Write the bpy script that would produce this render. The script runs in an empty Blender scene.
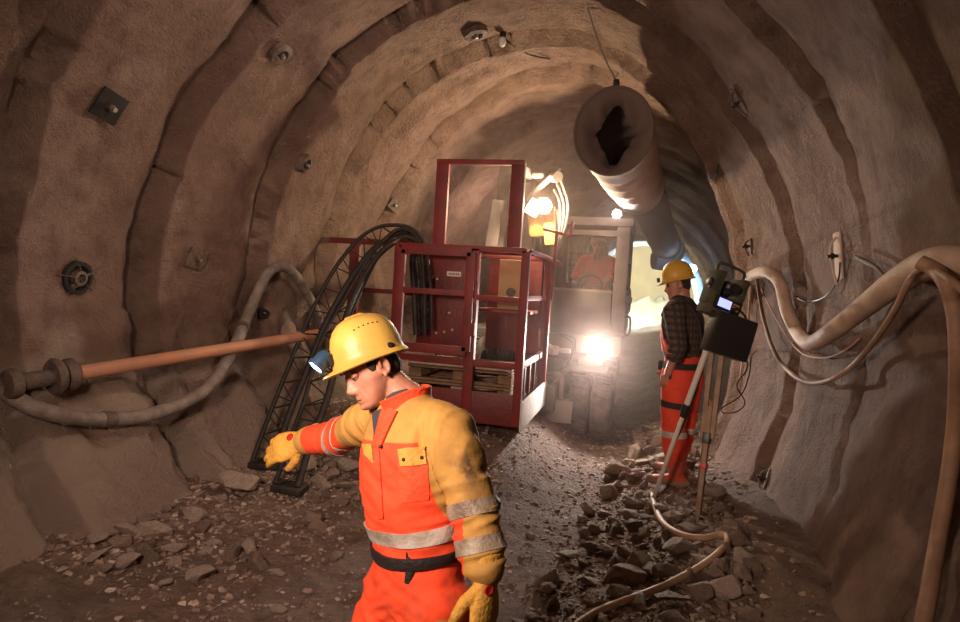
# Tunnel works: front worker, surveyor, excavator with red basket
E_HEAD, E_ROOF, E_ARM = 260., 45., 170.
E_KEY, E_FILL, E_TOP, E_REAR = 370., 3., 120., 32.
E_CH, E_BL, E_BP = 560., 1300., 9.
HAZE = .022
EXPO = .18
import bpy, bmesh, math, random
import numpy as np
from mathutils import Vector, Matrix, Quaternion, noise
from mathutils.bvhtree import BVHTree
random.seed(7)
PI = math.pi
sc = bpy.context.scene
COL = sc.collection
V = Vector

# ------------------------------------------------------------------ camera
CAM = V((0, 0, 1.7)); FOC = 640.0
YAW = math.radians(14.0); PIT = math.radians(2.2); ROL = math.radians(3.5)
fwd = V((-math.sin(YAW) * math.cos(PIT), math.cos(YAW) * math.cos(PIT), -math.sin(PIT)))
r0 = V((math.cos(YAW), math.sin(YAW), 0)); u0 = r0.cross(fwd)
upv = u0 * math.cos(ROL) - r0 * math.sin(ROL)
rgt = r0 * math.cos(ROL) + u0 * math.sin(ROL)
cd = bpy.data.cameras.new('camera'); cam = bpy.data.objects.new('camera', cd); COL.objects.link(cam)
cd.sensor_width = 36.0; cd.lens = 36.0 * FOC / 960.0; cd.clip_start = 0.05; cd.clip_end = 200
cam.matrix_world = Matrix(((rgt.x, upv.x, -fwd.x, CAM.x), (rgt.y, upv.y, -fwd.y, CAM.y), (rgt.z, upv.z, -fwd.z, CAM.z), (0, 0, 0, 1)))
sc.camera = cam

def ray(px, py): return (fwd + rgt * ((px - 480) / FOC) - upv * ((py - 311) / FOC))
def D(px, py, d): return CAM + ray(px, py) * d                 # at a distance along the view
def Y(px, py, y):                                               # on the plane at world y
    r = ray(px, py); return CAM + r * (y / r.y)
def proj(p):
    q = p - CAM; z = q.dot(fwd); return (480 + FOC * q.dot(rgt) / z, 311 - FOC * q.dot(upv) / z, z)

# ------------------------------------------------------------------ materials
MATS = {}
def node_mat(name):
    m = bpy.data.materials.new(name); m.use_nodes = True
    nt = m.node_tree; nt.nodes.clear()
    out = nt.nodes.new('ShaderNodeOutputMaterial'); b = nt.nodes.new('ShaderNodeBsdfPrincipled')
    nt.links.new(b.outputs[0], out.inputs[0])
    return m, nt, b
def mat(name, col, rough=.6, metal=0., col2=None, nscale=8., bump=0., bscale=40., emit=None, estr=0., detail=6, coat=0., thr=(.35, .65), bump2=0., b2scale=200.):
    if name in MATS: return MATS[name]
    m, nt, b = node_mat(name); N = nt.nodes; Lk = nt.links
    b.inputs['Roughness'].default_value = rough; b.inputs['Metallic'].default_value = metal
    b.inputs['Coat Weight'].default_value = coat
    tc = N.new('ShaderNodeTexCoord')
    if col2 is not None:
        nz = N.new('ShaderNodeTexNoise'); nz.inputs['Scale'].default_value = nscale; nz.inputs['Detail'].default_value = detail
        Lk.new(tc.outputs['Object'], nz.inputs['Vector'])
        cr = N.new('ShaderNodeValToRGB'); cr.color_ramp.elements[0].position = thr[0]; cr.color_ramp.elements[1].position = thr[1]
        cr.color_ramp.elements[0].color = (*col, 1); cr.color_ramp.elements[1].color = (*col2, 1)
        Lk.new(nz.outputs['Fac'], cr.inputs['Fac']); Lk.new(cr.outputs['Color'], b.inputs['Base Color'])
    else: b.inputs['Base Color'].default_value = (*col, 1)
    if bump:
        nb = N.new('ShaderNodeTexNoise'); nb.inputs['Scale'].default_value = bscale; nb.inputs['Detail'].default_value = 8
        Lk.new(tc.outputs['Object'], nb.inputs['Vector'])
        bp = N.new('ShaderNodeBump'); bp.inputs['Strength'].default_value = bump; bp.inputs['Distance'].default_value = .02
        Lk.new(nb.outputs['Fac'], bp.inputs['Height']); Lk.new(bp.outputs[0], b.inputs['Normal'])
    if emit is not None:
        b.inputs['Emission Color'].default_value = (*emit, 1); b.inputs['Emission Strength'].default_value = estr
    MATS[name] = m; return m

def rock_mat(name, c1, c2, c3, rough=.85, s1=.9, s2=7., bstr=.8, bdist=.03, fine=60.):
    m, nt, b = node_mat(name); N = nt.nodes; Lk = nt.links
    tc = N.new('ShaderNodeTexCoord')
    def nz(s, d=8, r=.6):
        n = N.new('ShaderNodeTexNoise'); n.inputs['Scale'].default_value = s; n.inputs['Detail'].default_value = d
        n.inputs['Roughness'].default_value = r; Lk.new(tc.outputs['Object'], n.inputs['Vector']); return n
    a = nz(s1); c = nz(s2); f = nz(fine, 10, .7)
    r1 = N.new('ShaderNodeValToRGB'); r1.color_ramp.elements[0].position = .38; r1.color_ramp.elements[1].position = .62
    r1.color_ramp.elements[0].color = (*c1, 1); r1.color_ramp.elements[1].color = (*c2, 1)
    Lk.new(a.outputs['Fac'], r1.inputs['Fac'])
    mx = N.new('ShaderNodeMixRGB'); mx.blend_type = 'MIX'; mx.inputs['Color2'].default_value = (*c3, 1)
    r2 = N.new('ShaderNodeValToRGB'); r2.color_ramp.elements[0].position = .42; r2.color_ramp.elements[1].position = .72
    Lk.new(c.outputs['Fac'], r2.inputs['Fac']); Lk.new(r1.outputs['Color'], mx.inputs['Color1']); Lk.new(r2.outputs['Color'], mx.inputs['Fac'])
    Lk.new(mx.outputs['Color'], b.inputs['Base Color'])
    ad = N.new('ShaderNodeMath'); ad.operation = 'MULTIPLY_ADD'; ad.inputs[1].default_value = .75
    Lk.new(f.outputs['Fac'], ad.inputs[0]); Lk.new(nz(18, 8, .65).outputs['Fac'], ad.inputs[2])
    bp = N.new('ShaderNodeBump'); bp.inputs['Strength'].default_value = bstr; bp.inputs['Distance'].default_value = bdist
    Lk.new(ad.outputs[0], bp.inputs['Height']); Lk.new(bp.outputs[0], b.inputs['Normal'])
    b.inputs['Roughness'].default_value = rough
    MATS[name] = m; return m

# ------------------------------------------------------------------ mesh building
def basis(axis, hint=None):
    a = axis.normalized(); h = hint or (V((0, 0, 1)) if abs(a.z) < .9 else V((0, 1, 0)))
    x = h.cross(a)
    if x.length < 1e-5: x = V((1, 0, 0)).cross(a)
    x.normalize(); return x, a.cross(x)
def box(bm, c, s, R=None, bev=0.):
    r = bmesh.ops.create_cube(bm, size=1); vs = r['verts']
    bmesh.ops.scale(bm, vec=s, verts=vs)
    if bev:
        es = list({e for v in vs for e in v.link_edges})
        rr = bmesh.ops.bevel(bm, geom=es, offset=bev, segments=2, profile=.6, affect='EDGES')
        vs = list({v for f in rr['faces'] for v in f.verts} | {v for v in vs if v.is_valid})
    if R is not None: bmesh.ops.transform(bm, matrix=R.to_4x4() if len(R) == 3 else R, verts=vs)
    bmesh.ops.translate(bm, vec=c, verts=vs); return vs
def bar(bm, p, q, w, h, hint=None, bev=0.004):
    p = V(p); q = V(q); a = q - p; x, y = basis(a, hint); n = a.normalized()
    R = Matrix(((x.x, y.x, n.x), (x.y, y.y, n.y), (x.z, y.z, n.z)))
    return box(bm, (p + q) / 2, (w, h, a.length), R, bev)
def ring(bm, c, x, y, rx, ry, n=16, pw=1.):
    vs = []
    for i in range(n):
        t = 2 * PI * i / n; cc = math.cos(t); ss = math.sin(t)
        if pw != 1.: cc = math.copysign(abs(cc) ** pw, cc); ss = math.copysign(abs(ss) ** pw, ss)
        vs.append(bm.verts.new(c + x * (rx * cc) + y * (ry * ss)))
    return vs
def bridge(bm, a, b):
    n = len(a)
    for i in range(n): bm.faces.new((a[i], a[(i + 1) % n], b[(i + 1) % n], b[i]))
def smooth_path(pts, per=6):
    pts = [V(p) for p in pts]; out = []
    for i in range(len(pts) - 1):
        p0 = pts[max(i - 1, 0)]; p1 = pts[i]; p2 = pts[i + 1]; p3 = pts[min(i + 2, len(pts) - 1)]
        for k in range(per):
            t = k / per
            out.append(.5 * ((2 * p1) + (p2 - p0) * t + (2 * p0 - 5 * p1 + 4 * p2 - p3) * t * t + (3 * p1 - p0 - 3 * p2 + p3) * t ** 3))
    out.append(pts[-1]); return out
def tube(bm, pts, r, n=10, caps=True, wob=0.):
    pts = [V(p) for p in pts]; m = len(pts)
    rs = r if isinstance(r, (list, tuple)) else [r] * m
    if len(rs) != m: rs = [rs[0] + (rs[-1] - rs[0]) * i / (m - 1) for i in range(m)] if len(rs) == 2 else [np.interp(i / (m - 1), np.linspace(0, 1, len(rs)), rs) for i in range(m)]
    prev = None; x = None; first = None
    for i, p in enumerate(pts):
        t = (pts[min(i + 1, m - 1)] - pts[max(i - 1, 0)])
        if x is None: x, y = basis(t)
        else:
            tn = t.normalized(); x = (x - tn * x.dot(tn)).normalized(); y = tn.cross(x)
        rr = float(rs[i]) * (1 + wob * noise.noise(p * 9))
        cur = ring(bm, p, x, y, rr, rr, n)
        if prev: bridge(bm, prev, cur)
        else: first = cur
        prev = cur
    if caps:
        bm.faces.new(first[::-1]); bm.faces.new(prev)
def cyl(bm, p, q, r, r2=None, n=20): tube(bm, [V(p), V(q)], [r, r2 if r2 is not None else r], n)
def loft(bm, secs, n=24, pw=1., round_ends=True):
    """secs: (center, xaxis, yaxis, rx, ry)"""
    prev = None; first = None
    S = list(secs)
    if round_ends:
        def cap(s, nb, sign):
            d = (s[0] - nb[0]).normalized(); r = min(s[3], s[4]) * .8; L = []
            for k in (1, 2, 3):
                a = k * PI / 6.6; L.append((s[0] + d * r * math.sin(a), s[1], s[2], s[3] * math.cos(a), s[4] * math.cos(a)))
            return L
        S = cap(S[0], S[1], 1)[::-1] + S + cap(S[-1], S[-2], 1)
    for s in S:
        cur = ring(bm, s[0], s[1], s[2], s[3], s[4], n, pw)
        if prev: bridge(bm, prev, cur)
        else: first = cur
        prev = cur
    bm.faces.new(first[::-1]); bm.faces.new(prev)
def lathe(bm, c, axis, prof, n=32, x=None):
    """prof: list of (radius, along) ; open surface closed when radius 0"""
    xx, yy = basis(axis, x); a = axis.normalized(); prev = None
    for (r, t) in prof:
        if r < 1e-6: cur = [bm.verts.new(c + a * t)]
        else: cur = ring(bm, c + a * t, xx, yy, r, r, n)
        if prev:
            if len(prev) == 1 and len(cur) > 1:
                for i in range(n): bm.faces.new((prev[0], cur[(i + 1) % n], cur[i]))
            elif len(cur) == 1 and len(prev) > 1:
                for i in range(n): bm.faces.new((prev[i], prev[(i + 1) % n], cur[0]))
            elif len(cur) > 1: bridge(bm, prev, cur)
        prev = cur
def sphere(bm, c, r, R=None, seg=20, rings=12):
    """r: float or 3-vector"""
    res = bmesh.ops.create_uvsphere(bm, u_segments=seg, v_segments=rings, radius=1); vs = res['verts']
    s = (r, r, r) if isinstance(r, (int, float)) else r
    bmesh.ops.scale(bm, vec=s, verts=vs)
    if R is not None: bmesh.ops.transform(bm, matrix=R.to_4x4(), verts=vs)
    bmesh.ops.translate(bm, vec=c, verts=vs); return vs

ORIG = {}
def obj(name, bm, m, parent=None, smooth=True, angle=40, fix=True):
    if fix: bmesh.ops.recalc_face_normals(bm, faces=bm.faces[:])
    if parent is not None:
        o_ = ORIG.get(parent.name, V((0, 0, 0))); bmesh.ops.translate(bm, vec=-o_, verts=bm.verts[:])
    me = bpy.data.meshes.new(name); bm.to_mesh(me); bm.free()
    for mm in (m if isinstance(m, (list, tuple)) else [m]): me.materials.append(mm)
    if smooth:
        me.polygons.foreach_set('use_smooth', [True] * len(me.polygons))
        try: me.set_sharp_from_angle(angle=math.radians(angle))
        except Exception: pass
    o = bpy.data.objects.new(name, me); COL.objects.link(o)
    if parent is not None:
        o.parent = parent; ORIG[o.name] = ORIG.get(parent.name, V((0, 0, 0)))
    return o
def B(): return bmesh.new()
def tag(o, label, cat, group=None, kind=None):
    o['label'] = label; o['category'] = cat
    if group: o['group'] = group
    if kind: o['kind'] = kind
    return o
def rebase(o):
    """move a lone mesh's origin to its base"""
    vs = np.empty(len(o.data.vertices) * 3); o.data.vertices.foreach_get('co', vs); vs = vs.reshape(-1, 3)
    c = (vs.min(0) + vs.max(0)) / 2; c[2] = vs[:, 2].min(); vs -= c
    o.data.vertices.foreach_set('co', vs.ravel()); o.location = V(c) + o.location; return o
def single(name, bm, m, label, cat, group=None, **k):
    o = obj(name, bm, m, None, **k); rebase(o); return tag(o, label, cat, group)
def thing(name, label, cat, loc, group=None):
    e = bpy.data.objects.new(name, None); e.empty_display_size = .1; e.location = loc; COL.objects.link(e)
    ORIG[e.name] = V(loc); return tag(e, label, cat, group)
def struct(name, bm, m, **k):
    o = obj(name, bm, m, None, **k); o['kind'] = 'structure'; return o
def bvh_of(o):
    me = o.data; M = Matrix.Translation(ORIG.get(o.name, V((0, 0, 0))))
    return BVHTree.FromPolygons([M @ v.co for v in me.vertices], [p.vertices[:] for p in me.polygons])
def sstep(a, b, x):
    t = min(1, max(0, (x - a) / (b - a))); return t * t * (3 - 2 * t)
# ------------------------------------------------------------------ tunnel
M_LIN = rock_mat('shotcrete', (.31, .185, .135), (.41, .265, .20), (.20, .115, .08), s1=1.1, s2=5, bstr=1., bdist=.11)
M_FLOOR = rock_mat('muddy_floor', (.22, .14, .105), (.33, .22, .17), (.14, .085, .06), s1=1.4, s2=9, bstr=1.0, bdist=.09, fine=38)
nt_ = M_LIN.node_tree; N__ = nt_.nodes; bs_ = [q for q in N__ if q.type == 'BSDF_PRINCIPLED'][0]
src_ = bs_.inputs['Base Color'].links[0].from_socket; tc_n = [q for q in N__ if q.type == 'TEX_COORD'][0]
sp_ = N__.new('ShaderNodeSeparateXYZ'); nt_.links.new(tc_n.outputs['Object'], sp_.inputs[0])
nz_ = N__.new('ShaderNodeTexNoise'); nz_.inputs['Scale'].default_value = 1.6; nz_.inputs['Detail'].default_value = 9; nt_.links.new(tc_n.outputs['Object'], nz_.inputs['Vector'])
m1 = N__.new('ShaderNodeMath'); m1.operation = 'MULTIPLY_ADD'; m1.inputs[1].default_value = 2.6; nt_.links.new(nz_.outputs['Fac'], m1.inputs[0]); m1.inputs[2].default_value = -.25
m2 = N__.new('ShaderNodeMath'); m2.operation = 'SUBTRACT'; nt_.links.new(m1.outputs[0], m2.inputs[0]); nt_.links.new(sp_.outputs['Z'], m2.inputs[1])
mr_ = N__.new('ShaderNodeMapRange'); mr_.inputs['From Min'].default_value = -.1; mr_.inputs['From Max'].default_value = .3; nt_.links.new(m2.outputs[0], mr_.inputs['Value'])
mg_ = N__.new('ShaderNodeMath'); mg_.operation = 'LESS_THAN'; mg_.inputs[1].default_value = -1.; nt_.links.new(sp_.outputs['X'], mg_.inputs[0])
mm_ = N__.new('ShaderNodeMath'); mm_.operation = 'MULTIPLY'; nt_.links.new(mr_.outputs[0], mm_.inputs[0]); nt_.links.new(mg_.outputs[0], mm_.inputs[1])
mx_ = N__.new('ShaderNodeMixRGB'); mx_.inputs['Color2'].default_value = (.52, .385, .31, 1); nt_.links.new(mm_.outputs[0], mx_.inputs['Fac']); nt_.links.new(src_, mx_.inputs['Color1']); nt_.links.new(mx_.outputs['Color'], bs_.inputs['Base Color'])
RINGS = [-1.2, .2, 1.6, 2.95, 4.1, 5.2, 6.3, 7.3, 8.6, 10.1, 11.6, 13.2, 15, 17, 19, 21]
XL = ([-3, 0, 2, 3, 4.1, 5.2, 6.3, 8, 10, 14, 22, 30], [-3.5, -3.6, -3.65, -3.6, -3.55, -3.45, -3.3, -3.15, -2.9, -2.5, -1.95, -2.3])
XR = ([-3, 0, 2, 4.2, 5.4, 6.5, 6.56, 8, 10, 14, 22, 30], [1.5, 1.45, 1.36, 1.25, 1.08, .88, 1.35, 1.6, 1.7, 1.85, 1.95, 2.3])
ZT = ([-3, 6.5, 10, 22, 30], [4.05, 4.05, 4.0, 3.7, 4.2])
def tun(u, y):
    """u: 0 right floor edge .. 1 left floor edge"""
    th = math.radians(-46 + 272 * u); c = math.cos(th); s = math.sin(th)
    xl = float(np.interp(y, *XL)); xr = float(np.interp(y, *XR)); zt = float(np.interp(y, *ZT))
    cx = (xl + xr) / 2; rx = (xr - xl) / 2; cz = 1.5; rz = zt - cz
    yy = y + .14 * noise.noise(V((u * 5, y * .3, 5.5))) + .05 * noise.noise(V((u * 22, y * .5, 2.5))) + .02 * noise.noise(V((u * 70, y, 2.5)))
    # saw-tooth blasting rounds: each narrows inwards, then jumps out again
    i = 0
    while i < len(RINGS) - 1 and RINGS[i + 1] <= yy: i += 1
    L = (RINGS[i + 1] - RINGS[i]) if i < len(RINGS) - 1 else 2.
    f = min(1, max(0, (yy - RINGS[i]) / L))
    saw = .06 * f + .165 * math.exp(-(max(0, (1 - f) * L) / .16) ** 1.5)
    wt = (.55 + .9 * noise.noise(V((u * 4, RINGS[i] * 3.1, 1.3)))) 
    wt = max(.45, min(1.25, wt + .4))
    if c > 0: wt *= 1 - .75 * c          # right-hand wall is smoother
    if yy > 6.56: wt *= .95
    off = saw * wt
    # sharp lip shadow-groove just after the lip
    off += .0
    p = V((cx + rx * c, y, cz + rz * s))
    amp = 1.
    n1 = noise.noise(p * .8 + V((3, 1, 7))) * .10 + noise.noise(p * 2.3) * .045 + noise.noise(p * 6.5) * .016 + noise.noise(p * 16) * .011 + noise.noise(p * 34) * .005
    if c < 0 and y < 3.3: n1 += noise.noise(p * 1.7 + V((9, 9, 9))) * .07
    if c > .3: n1 *= .6
    n1 += abs(noise.noise(p * V((1, .6, 1)) * 3 + V((4, 4, 4)))) * .03
    # spalling patch low on the left wall
    r = off + n1
    if s < -.05 and c < 0: r += .12 * noise.noise(p * 1.2 + V((0, 7, 0))) + .05 * noise.noise(p * 3.7) + .035 * noise.noise(p * 9.3) - .22 * sstep(-.15, -.7, s) - .05 * sstep(0, -.3, s)
    return V((p.x + c * r, y, p.z + s * r))
ys = list(np.arange(-2.5, 2.2, .09)) + list(np.arange(2.2, 9.0, .04)) + list(np.arange(9.0, 22.01, .13))
NU = 300
us = [i / NU for i in range(NU + 1)]
grid = [[tun(u, y) for u in us] for y in ys]
def wall_piece(name, i0, i1):
    bm = B(); vs = [[bm.verts.new(grid[j][i]) for i in range(i0, i1 + 1)] for j in range(len(ys))]
    for j in range(len(ys) - 1):
        for i in range(i1 - i0): bm.faces.new((vs[j][i], vs[j + 1][i], vs[j + 1][i + 1], vs[j][i + 1]))
    return struct(name, bm, M_LIN, angle=180, fix=False)
iR = int(NU * (46 + 48) / 272); iL = int(NU * (46 + 132) / 272)
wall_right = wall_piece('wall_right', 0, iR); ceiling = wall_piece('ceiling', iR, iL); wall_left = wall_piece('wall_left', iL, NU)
# back end behind the photographer, far chamber
bm = B(); box(bm, (-1, -2.6, 2), (6.5, .2, 6)); struct('wall_back', bm, M_LIN)

def fz(x, y):
    z = .30 * sstep(4.8, 5.8, y) * sstep(-.45, -1.3, x) * (1 - .55 * sstep(9, 12, y))
    z += .12 * sstep(-1.6, -2.9, x) + .02 * sstep(-2.2, -3.0, x)
    z += .16 * sstep(-.05, .5, x) * sstep(2.6, 4.0, y); z += .5 * sstep(14, 20, y)
    z += .10 * sstep(.5, 1.1, x)
    z -= .05 * math.exp(-((x + .45 - .05 * (y - 4)) / .30) ** 2)         # wheel rut
    p = V((x, y, 0))
    z += .10 * sstep(-.7, .1, x) * sstep(2.2, 3.2, y) * sstep(7, 5, y); z += noise.noise(p * .9) * .05 + noise.noise(p * 3.1) * .022 + noise.noise(p * 9) * .010 + abs(noise.noise(p * 22)) * .010
    return z
bm = B(); xs = list(np.arange(-4.6, 2.21, .05)); fy = list(np.arange(-2.5, 9, .05)) + list(np.arange(9, 31, .2))
vs = [[bm.verts.new((x, y, fz(x, y))) for x in xs] for y in fy]
for j in range(len(fy) - 1):
    for i in range(len(xs) - 1): bm.faces.new((vs[j][i], vs[j][i + 1], vs[j + 1][i + 1], vs[j + 1][i]))
floor = struct('floor', bm, M_FLOOR, angle=180, fix=False)
BF = bvh_of(floor); BW = [bvh_of(o) for o in (wall_left, ceiling, wall_right)]
def F(px, py):
    h = BF.ray_cast(CAM, ray(px, py).normalized()); return h[0]
def fl(x, y): return BF.ray_cast(V((x, y, 5)), V((0, 0, -1)))[0].z
def W(px, py, off=0.):
    best = None
    for b in BW:
        h = b.ray_cast(CAM, ray(px, py).normalized())
        if h[0] is not None and (best is None or h[3] < best[3]): best = h
    n = best[1]
    if n.dot(ray(px, py)) > 0: n = -n
    return best[0] + n * off, n
# portal: bright lined section beyond
M_PALE = mat('pale_lining', (.66, .58, .40), .8, col2=(.55, .48, .36), nscale=1.5, bump=.3, bscale=12)
M_BLUE = mat('pale_concrete', (.45, .52, .6), .7, bump=.3, bscale=10)
bm = B(); prev = None
n = 64
def pring(y, r, k=0):
    return [bm.verts.new((.0 + r * 1.0 * math.cos(t), y, 1.45 + r * 1.12 * math.sin(t))) for t in [math.radians(-60 + 300 * i / n) for i in range(n + 1)]]
def strip(a, b_):
    for i in range(len(a) - 1): bm.faces.new((a[i], a[i + 1], b_[i + 1], b_[i]))
R0 = pring(21.9, 2.6); R1 = pring(21.9, 1.86); R2 = pring(23.2, 1.80); R3 = pring(24, 1.95); R4 = pring(30, 2.4)
strip(R0, R1); strip(R1, R2); struct('trim_1', bm, M_BLUE, fix=False)
bm = B(); R2 = pring(23.2, 1.80); R3 = pring(24, 1.95); R4 = pring(30, 2.4); strip(R2, R3); strip(R3, R4); bm.faces.new(R4); struct('wall_far', bm, M_PALE, fix=False)
# ------------------------------------------------------------------ shared materials
M_RED = mat('red_paint', (.20, .014, .014), .55, col2=(.12, .014, .012), nscale=6, bump=.25, bscale=60)
M_RED2 = mat('red_sheet', (.17, .012, .012), .5, col2=(.10, .012, .010), nscale=3, bump=.2, bscale=25)
M_BLKM = mat('black_steel', (.012, .010, .010), .6, col2=(.03, .018, .014), nscale=20, bump=.3, bscale=90)
M_WOOD = mat('dusty_wood', (.25, .15, .085), .85, col2=(.16, .10, .06), nscale=12, bump=.5, bscale=50)
M_WOODP = mat('pale_plank', (.52, .43, .33), .8, col2=(.40, .31, .23), nscale=7, bump=.4, bscale=50)
M_GREY = mat('dusty_grey_paint', (.20, .17, .155), .6, col2=(.13, .11, .10), nscale=4, bump=.15, bscale=50)
M_LGREY = mat('pale_grey_paint', (.29, .25, .23), .55, col2=(.20, .17, .155), nscale=4, bump=.15, bscale=50)
M_YEL = mat('machine_yellow', (.55, .34, .08), .55, col2=(.40, .25, .08), nscale=6, bump=.2, bscale=50)
M_RUB = mat('dusty_rubber', (.20, .17, .155), .9, col2=(.10, .085, .08), nscale=7, bump=.4, bscale=60)
M_BLK = mat('black_plastic', (.015, .014, .014), .45)
M_HOSE = mat('beige_hose', (.50, .36, .27), .65, col2=(.40, .28, .20), nscale=9, bump=.25, bscale=60)
M_HOSE2 = mat('tan_hose', (.34, .20, .12), .65, col2=(.24, .145, .095), nscale=9, bump=.2, bscale=60)
M_DHOSE = mat('grey_dusty_hose', (.15, .12, .105), .7, col2=(.25, .20, .17), nscale=14, bump=.4, bscale=60)
M_PIPE = mat('orange_pipe', (.50, .22, .12), .55, col2=(.40, .20, .13), nscale=9, bump=.2, bscale=60)
M_RUST = mat('rusty_steel', (.07, .05, .045), .7, col2=(.14, .095, .07), nscale=15, bump=.5, bscale=50)
M_STEEL = mat('bare_steel', (.4, .36, .33), .4, .7)
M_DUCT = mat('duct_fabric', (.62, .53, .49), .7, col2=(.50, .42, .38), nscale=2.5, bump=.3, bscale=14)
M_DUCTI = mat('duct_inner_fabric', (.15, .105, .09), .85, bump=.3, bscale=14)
M_CARD = mat('brown_cardboard', (.42, .28, .15), .8)
M_WHITE = mat('white_plate', (.72, .68, .64), .5, col2=(.55, .5, .46), nscale=12)
M_LAMP = mat('lamp_glass_lit', (1, 1, 1), .3, emit=(1, .92, .82), estr=60)
M_LAMPW = mat('work_lamp_glass_lit', (1, 1, 1), .3, emit=(1, .80, .50), estr=45)
M_GLOW = mat('bulb_frosted', (.9, .88, .85), .3)

def light(name, kind, loc, energy, col, size=.1, direction=None, spot=None, blend=.5):
    l = bpy.data.lights.new(name, kind); l.energy = energy; l.color = col
    if kind == 'AREA': l.shape = 'DISK'; l.size = size
    else: l.shadow_soft_size = size
    if kind == 'SPOT': l.spot_size = math.radians(spot); l.spot_blend = blend
    o = bpy.data.objects.new(name, l); COL.objects.link(o); o.location = loc
    if direction is not None: o.rotation_euler = V(direction).to_track_quat('-Z', 'Y').to_euler()
    return o

# ------------------------------------------------------------------ rock bolts, brackets and fittings on the lining
def bolt_plate(px, py, size, label, ang=.2, square=True, m=None, nut=True):
    p, n = W(px, py, 0); n = sum((W(px + a, py + b, 0)[1] for a in (-9, 0, 9) for b in (-9, 0, 9)), V()).normalized(); p = p + n * .02; x, y = basis(n, V((math.sin(ang), .2, 1)))
    R = Matrix(((x.x, y.x, n.x), (x.y, y.y, n.y), (x.z, y.z, n.z)))
    t = thing('rock_bolt_plate', label, 'bolt plate', p, 'rock bolt plates on the lining')
    bm = B()
    if square:
        box(bm, p, (size, size * .95, .016), R, .003); obj('plate', bm, m or M_RUST, t)
        bm = B(); lathe(bm, p, n, [(size * .22, 0), (size * .19, .010), (size * .12, .020), (0, .022)], 20); obj('dome_washer', bm, m or M_RUST, t)
    else:
        lathe(bm, p, n, [(size * .62, -.01), (size * .55, .03), (size * .33, .045), (size * .25, .0), (0, -.01)], 14)
        for v in bm.verts: v.co += noise.noise_vector(v.co * 15) * .022
        obj('plate', bm, m or M_RUST, t)
    bm = B(); tube(bm, [p + n * .01, p + n * .06], size * .075, 10); obj('bolt', bm, M_STEEL if nut else M_RUST, t)
    bm = B(); tube(bm, [p + n * .018, p + n * .038], size * .12, 6); obj('nut', bm, M_RUST, t)
    return t
M_PLT = mat('black_plate', (.010, .008, .008), .95, col2=(.02, .015, .013), nscale=12)
bolt_plate(107, 105, .20, 'square black rock bolt plate high on the left wall', .35, True, M_PLT)
bolt_plate(279, 50, .16, 'rough shotcrete-crusted bolt plate in the upper left of the ceiling arch', .9, False)
bolt_plate(303, 163, .15, 'small crusted bolt plate midway up the left wall, below the one in the ceiling arch', .5, False)
bolt_plate(195, 258, .17, 'dull yellowish crusted bolt plate above the sagging grey hose', .3, True, mat('crusted_plate', (.16, .12, .07), .9, col2=(.08, .05, .04), nscale=25, bump=.8, bscale=40))
bolt_plate(394, 205, .15, 'small tilted square bolt plate just left of the red window frame', .8, True)
bolt_plate(475, 30, .20, 'dark crusted bolt plate at the crown of the ceiling beside the hanging bulb', .2, False)
bolt_plate(262, 313, .09, 'small black hole-like bolt fitting between the sagging hose and orange pipe', .2, False, M_PLT)
# bulb fitting
p, n = W(503, 32, 0); t = thing('ceiling_bulb', 'small white bulb in black holder hanging from the ceiling crown', 'light bulb', p)
bm = B(); tube(bm, [p, p + V((0, 0, -.05))], .03, 12); obj('lamp_holder', bm, M_BLK, t)
bm = B(); sphere(bm, p + V((0, 0, -.09)), (.035, .035, .05)); obj('bulb', bm, M_GLOW, t)
bm = B(); tube(bm, smooth_path([W(503, 34, .02)[0], W(512, 45, .05)[0], W(530, 52, .03)[0], W(550, 58, .01)[0]]), .008, 6)
single('ceiling_cable', bm, M_BLK, 'short black cable lying along the ceiling crown beside the bulb', 'cable')
# coil in a hole on the left wall
p, n = W(73, 277, .02); t = thing('drain_fitting', 'round black drain fitting with wires set in the left wall', 'drain fitting', p)
bm = B(); lathe(bm, p, n, [(.115, -.03), (.11, .03), (.085, .035), (.08, -.02), (0, -.04)], 26); obj('collar', bm, M_PLT, t)
bm = B(); lathe(bm, p, n, [(.045, -.02), (.05, .05), (.03, .055), (.028, 0), (0, 0)], 20); obj('sleeve', bm, M_RUST, t)
bm = B(); x, y = basis(n)
for k in range(5):
    a = k * 1.3 + .4; tube(bm, [p + n * .03, p + n * .05 + x * (.05 * math.cos(a)) + y * (.05 * math.sin(a)), p + x * (.16 * math.cos(a)) + y * (.13 * math.sin(a)) + n * .01], .004, 5)
tube(bm, [p + n * .04, W(100, 264, .05)[0]], .005, 5); obj('wire_tie', bm, M_RUST, t)
# brackets on the right wall
def bracket(px, py, h, label, ang=0., m=M_RUST):
    p, n = W(px, py, .01); x, y = basis(n, V((0, ang, 1)))
    R = Matrix(((x.x, y.x, n.x), (x.y, y.y, n.y), (x.z, y.z, n.z)))
    t = thing('wall_bracket', label, 'wall bracket', p, 'steel brackets on the right wall')
    bm = B(); box(bm, p, (h * .28, h, .012), R, .003); obj('plate', bm, m, t)
    bm = B(); tube(bm, [p, p + n * .07], .011, 8); tube(bm, [p + n * .03, p + n * .05], .022, 6); obj('bolt', bm, M_BLKM, t)
    bm = B(); tube(bm, smooth_path([p + y * h * .4 + n * .01, p + n * .05 + y * h * .1, p + n * .02 - y * h * .6]), .007, 6); obj('strap', bm, m, t)
bracket(741, 100, .22, 'rusty steel bracket high on the right wall, above the pale wall edge', -.4)
bracket(718, 172, .16, 'small rusty bracket on the right wall beside the ventilation duct', -.4)
bracket(752, 246, .14, 'small dark bracket just above the survey instrument on the right wall', -.1)
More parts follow.
